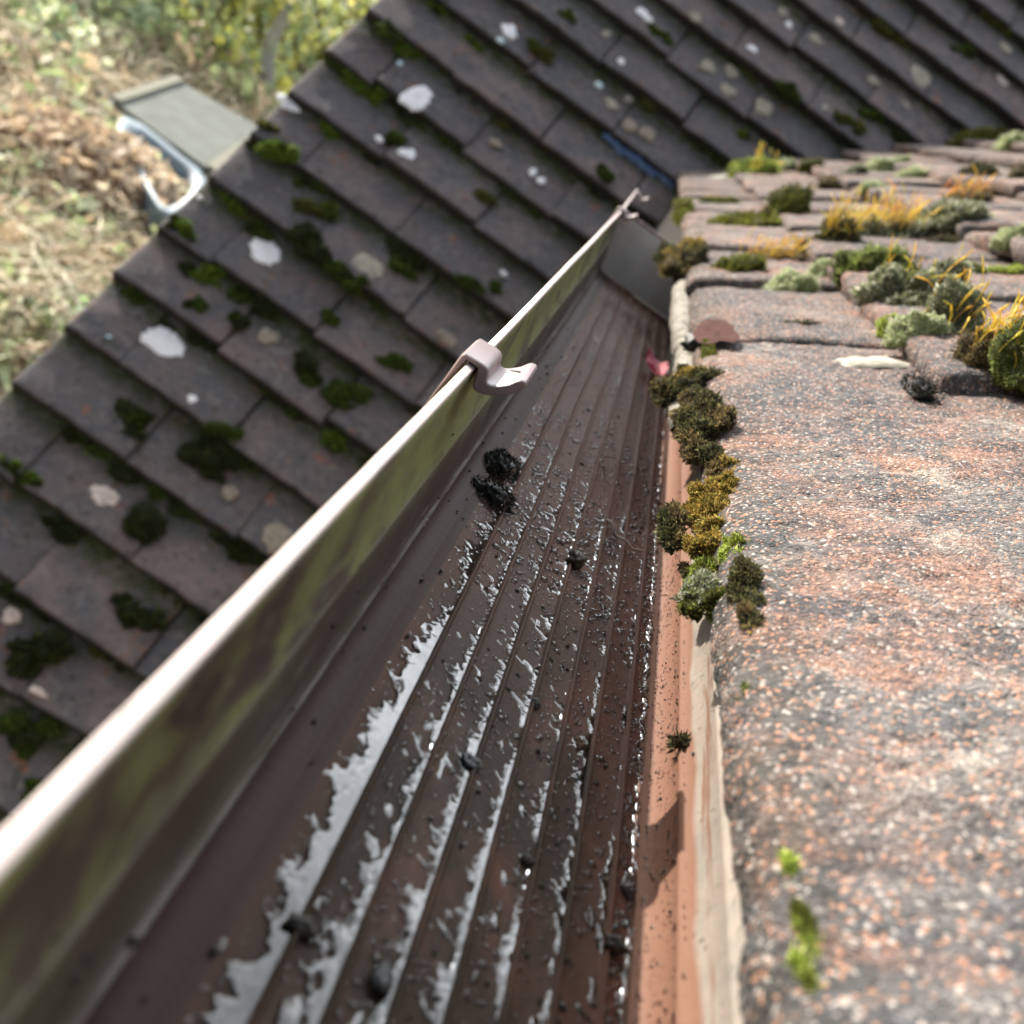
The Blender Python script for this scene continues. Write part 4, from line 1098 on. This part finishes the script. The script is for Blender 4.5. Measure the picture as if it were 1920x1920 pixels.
# far hedge keeping the horizon closed
for i, (x, y) in enumerate([(-9500, 24500), (-8000, 27500), (-6200, 30000), (-11500, 22500)]):
    shrub(np.array([x, y, -4000.0]), 2200, 3600, 60, 3200, 210, LEAFP + YELP[:1],
          ["tall hedge shrub behind the brambles at top left", "tall hedge shrub behind the yellow leaved shoots", "tall hedge shrub showing past the top of the verge", "tall hedge shrub farthest left at the garden's back"][i], name="hedge_shrub", cat="shrub", group="hedge shrubs at the back of the garden")
# dead stalks and leaf litter: nobody could count them
lm = MB(); nl = 9000
px = rngG.uniform(-60, 700, nl); py = rngG.uniform(-10, 720, nl)
C_ = []
for a_, b_ in zip(px, py):
    r = wray(a_, b_); t_ = -4000 / r[2]
    if t_ < 0 or t_ * np.linalg.norm(r) > 30000: continue
    C_.append(r * t_)
C_ = np.array(C_); nl = len(C_)
C_[:, 2] = -4000 + rngG.uniform(0, 260, nl)
nrm = rngG.normal(0, .6, (nl, 3)) + np.array([0, 0, 1.0]); nrm /= np.linalg.norm(nrm, axis=1)[:, None]
dr = np.cross(nrm, rngG.normal(0, 1, (nl, 3))); dr /= np.linalg.norm(dr, axis=1)[:, None]; sd = np.cross(nrm, dr)
L = 95 * np.exp(rngG.normal(0, .5, nl))[:, None]; asp = np.where(rngG.uniform(0, 1, (nl, 1)) < .35, .06, .38); L = np.where(asp < .1, L * 3.2, L)
V = np.stack([C_ - dr * L * .5, C_ + sd * L * asp, C_ + dr * L * .5, C_ - sd * L * asp], 1)
pc = np.array([(.55, .42, .28), (.48, .32, .21), (.62, .52, .37), (.40, .30, .19), (.74, .67, .54), (.42, .48, .25), (.52, .58, .34)])
lm.add(V.reshape(-1, 3), np.arange(nl * 4).reshape(-1, 4), np.repeat(pc[rngG.integers(0, 7, nl)], 4, 0))
tag(lm.build("leaf_litter", M_LEAF), kind='stuff', label="dead leaves and dry stalks covering the garden floor", cat="leaf litter")

gm = MB(); ng = 2300
for _ in range(ng):
    a_, b_ = rngG.uniform(-40, 680), rngG.uniform(-10, 640)
    r = wray(a_, b_); t_ = -3900 / r[2]
    if t_ < 0 or t_ * np.linalg.norm(r) > 27000: continue
    p0 = r * t_; th_ = rngG.normal(.2, .9); l_ = rngG.uniform(350, 1300)
    q_ = np.linspace(0, 1, 6)[:, None]
    pts = p0 + np.array([math.cos(th_), math.sin(th_), 0]) * l_ * (q_ - .5) + np.array([0, 0, 1]) * (rngG.uniform(100, 620) * np.sin(q_ * np.pi * rngG.uniform(.5, 1)) - 60) + rngG.normal(0, 60, (6, 3))
    gm.tube(pts, np.linspace(11, 4, 6) * rngG.uniform(.7, 1.6), 3, np.array([(.66, .58, .41), (.74, .67, .50), (.52, .43, .29), (.58, .45, .31)][rngG.integers(0, 4)]), cap=False)
tag(gm.build("dead_stalks", M_STEM), kind='stuff', label="tangle of dry straw coloured stalks over the garden floor", cat="dead stalks")

def slab(name, label, cat, corners, thick, mat, part):
    c = [np.array(q, float) for q in corners]
    ctr = sum(c) / 4
    o = thing(name, label, cat, tuple(ctr))
    nn = np.cross(c[1] - c[0], c[3] - c[0]); nn /= np.linalg.norm(nn)
    if nn[2] < 0: nn = -nn
    m = MB()
    m.add([q for q in c] + [q - nn * thick for q in c], [[0, 1, 2, 3], [7, 6, 5, 4], [0, 4, 5, 1], [1, 5, 6, 2], [2, 6, 7, 3], [3, 7, 4, 0]])
    m.build(part, mat, o, ctr, smooth=False)
    m = MB()
    e0, e1 = c[1] - c[0], c[3] - c[0]
    for q, (p0, p1) in enumerate(((c[0], c[1]), (c[3], c[2]))):
        dd = (p1 - p0); l = np.linalg.norm(dd); dd /= l; sd = np.cross(nn, dd)
        m.box((p0 + p1) / 2 + nn * 20, dd * l / 2, sd * 60, nn * 22)
    m.build("edge_batten", M_STEM2, o, ctr, smooth=False)
    return o
M_STEM2 = mat_simple("weathered_batten", (.17, .165, .12), .85, .2, .004, .25)
zt = -3150
slab("wooden_board", "grey weathered board lying tilted among the yellow shoots behind the verge", "board",
     [gz(215, 190, zt - 150), gz(335, 150, zt), gz(500, 245, zt + 100), gz(395, 320, zt - 60)], 70, M_BOARD, "panel")
# pale blue tub
o = thing("plastic_tub", "pale blue plastic tub full of dead leaves beside the grey board", "tub", tuple(gz(270, 300, -3600)))
tb = gz(270, 300, -3600)
zr = -3300
ring = [(232, 226), (262, 240), (300, 268), (335, 298), (368, 322), (382, 345), (370, 372), (345, 398), (318, 410), (296, 392), (272, 350), (250, 305), (230, 268), (222, 240)]
out = np.array([gz(a_, b_, zr) for a_, b_ in ring]); cen = out.mean(0)
def sc(f_, z): q = cen + (out - cen) * f_; q[:, 2] = z; return q
rows = [sc(.93, -4020), sc(1.0, zr - 40), sc(1.05, zr), sc(1.03, zr + 40), sc(.92, zr + 40), sc(.80, zr), sc(.78, zr - 380)]
m = MB(); m.grid(np.stack(rows, 1), closed=True, flip=True); m.build("tub_wall", M_TUB, o, tb)
def heap(base, rx, ry, h, n, label, lsz):
    o = thing("leaf_heap", label, "leaf heap", tuple(base))
    u = rngG.uniform(0, 1, n) ** .5; a_ = rngG.uniform(0, 2 * np.pi, n)
    c = np.stack([u * np.cos(a_) * rx, u * np.sin(a_) * ry, h * (1 - u ** 2) + rngG.normal(0, 25, n)], -1) + base
    nrm = rngG.normal(0, .7, (n, 3)) + np.array([0, 0, .8]); nrm /= np.linalg.norm(nrm, axis=1)[:, None]
    dr = np.cross(nrm, rngG.normal(0, 1, (n, 3))); dr /= np.linalg.norm(dr, axis=1)[:, None]; sd = np.cross(nrm, dr)
    L = lsz * np.exp(rngG.normal(0, .4, (n, 1)))
    V = np.stack([c - dr * L * .5, c + sd * L * .3, c + dr * L * .5, c - sd * L * .3], 1)
    pc = np.array([(.50, .39, .26), (.42, .30, .19), (.58, .49, .36), (.36, .27, .18)])
    m = MB(); m.add(V.reshape(-1, 3), np.arange(n * 4).reshape(-1, 4), np.repeat(pc[rngG.integers(0, 4, n)], 4, 0)); m.build("dead_leaves", M_LEAF, o, base)
    th = np.linspace(0, 2 * np.pi, 24, endpoint=False)
    m = MB(); m.grid(np.stack([base + np.stack([f_ * rx * .95 * np.cos(th), f_ * ry * .95 * np.sin(th), 0 * th + h * (1 - f_ ** 2) - 40], -1) for f_ in (1.1, .8, .5, .25, .02)], 1), np.tile((.22, .13, .07), (120, 1)), closed=True); m.build("heap_core", M_STEM, o, base)
m = MB(); q = sc(.80, zr - 120); m.add(q, [list(range(len(q)))]); m.build("tub_floor", M_TUB, o, tb, smooth=False)
hb = gz(165, 372, -3850); hb[2] = -3850
heap(hb, 1450, 1600, 620, 2600, "orange brown heap of dead leaves spilling over the pale blue tub", 130)
# white boxes half hidden in the bramble
for (px, py, w, lab) in [(140, 190, 520, "white crate half buried under the bramble near the board"), (85, 345, 420, "greyish white crate at the left below the bare bramble")]:
    P = gz(px, py + 20, -3900); P[2] = -3900
    o = thing("plastic_crate", lab, "crate", tuple(P), "pale crates in the undergrowth")
    ca, sa = math.cos(.5), math.sin(.5)
    ax = np.array([ca, sa, 0]); ay = np.array([-sa, ca, 0]); az = np.array([0, 0, 1.0])
    m = MB()
    for sgn in (-1, 1):
        m.box(P + ax * sgn * w * .6, ax * 14, ay * w * .42, az * 300)
        m.box(P + ay * sgn * w * .42, ax * (w * .6 - 15), ay * 14, az * 300)
    m.box(P - az * 270, ax * (w * .6 - 16), ay * (w * .42 - 16), az * 14)
    M_CR = mat_simple("white_crate_plastic", (.22, .22, .24), .5, .3, .004, .15)
    m.build("crate_body", M_CR, o, P, smooth=False)
    m = MB()
    for sgn in (-1, 1):
        m.box(P + ay * sgn * (w * .42 + 18) + az * 285, ax * (w * .62), ay * 12, az * 28)
    m.build("rim", M_CR, o, P, smooth=False)
# pale trunk by the verge
b_ = gz(505, 170, -4000); b_ = b_ * (20000 / np.linalg.norm(b_)); b_[2] = -4000
top = at_zz(540, 10, -1200); top = top * (21000 / np.linalg.norm(top))
o = thing("slender_tree", "slim pale grey tree trunk rising between the yellow shoots and the verge", "tree", tuple(b_))
t_ = np.linspace(0, 1, 14)[:, None]
pts = b_ + (top - b_) * t_ * 1.3 + 80 * np.sin(t_ * 9) * np.array([1, .4, 0])
m = MB(); m.tube(pts, np.linspace(150, 80, 14), 9, (.33, .31, .26)); m.build("trunk", M_STEM, o, b_)
n = 1400
c = pts[-1] + rngG.normal(0, 1, (n, 3)) * np.array([1100, 900, 700])
nrm = rngG.normal(0, 1, (n, 3)); nrm /= np.linalg.norm(nrm, axis=1)[:, None]
dr = np.cross(nrm, rngG.normal(0, 1, (n, 3))); dr /= np.linalg.norm(dr, axis=1)[:, None]; sd = np.cross(nrm, dr); L = 150 * np.exp(rngG.normal(0, .3, (n, 1)))
V = np.stack([c - dr * L * .5, c + sd * L * .35, c + dr * L * .5, c - sd * L * .35], 1)
m = MB(); m.add(V.reshape(-1, 3), np.arange(n * 4).reshape(-1, 4), np.repeat(np.array(LEAFP + YELP)[rngG.integers(0, 8, n)], 4, 0)); m.build("crown", M_LEAF, o, b_)
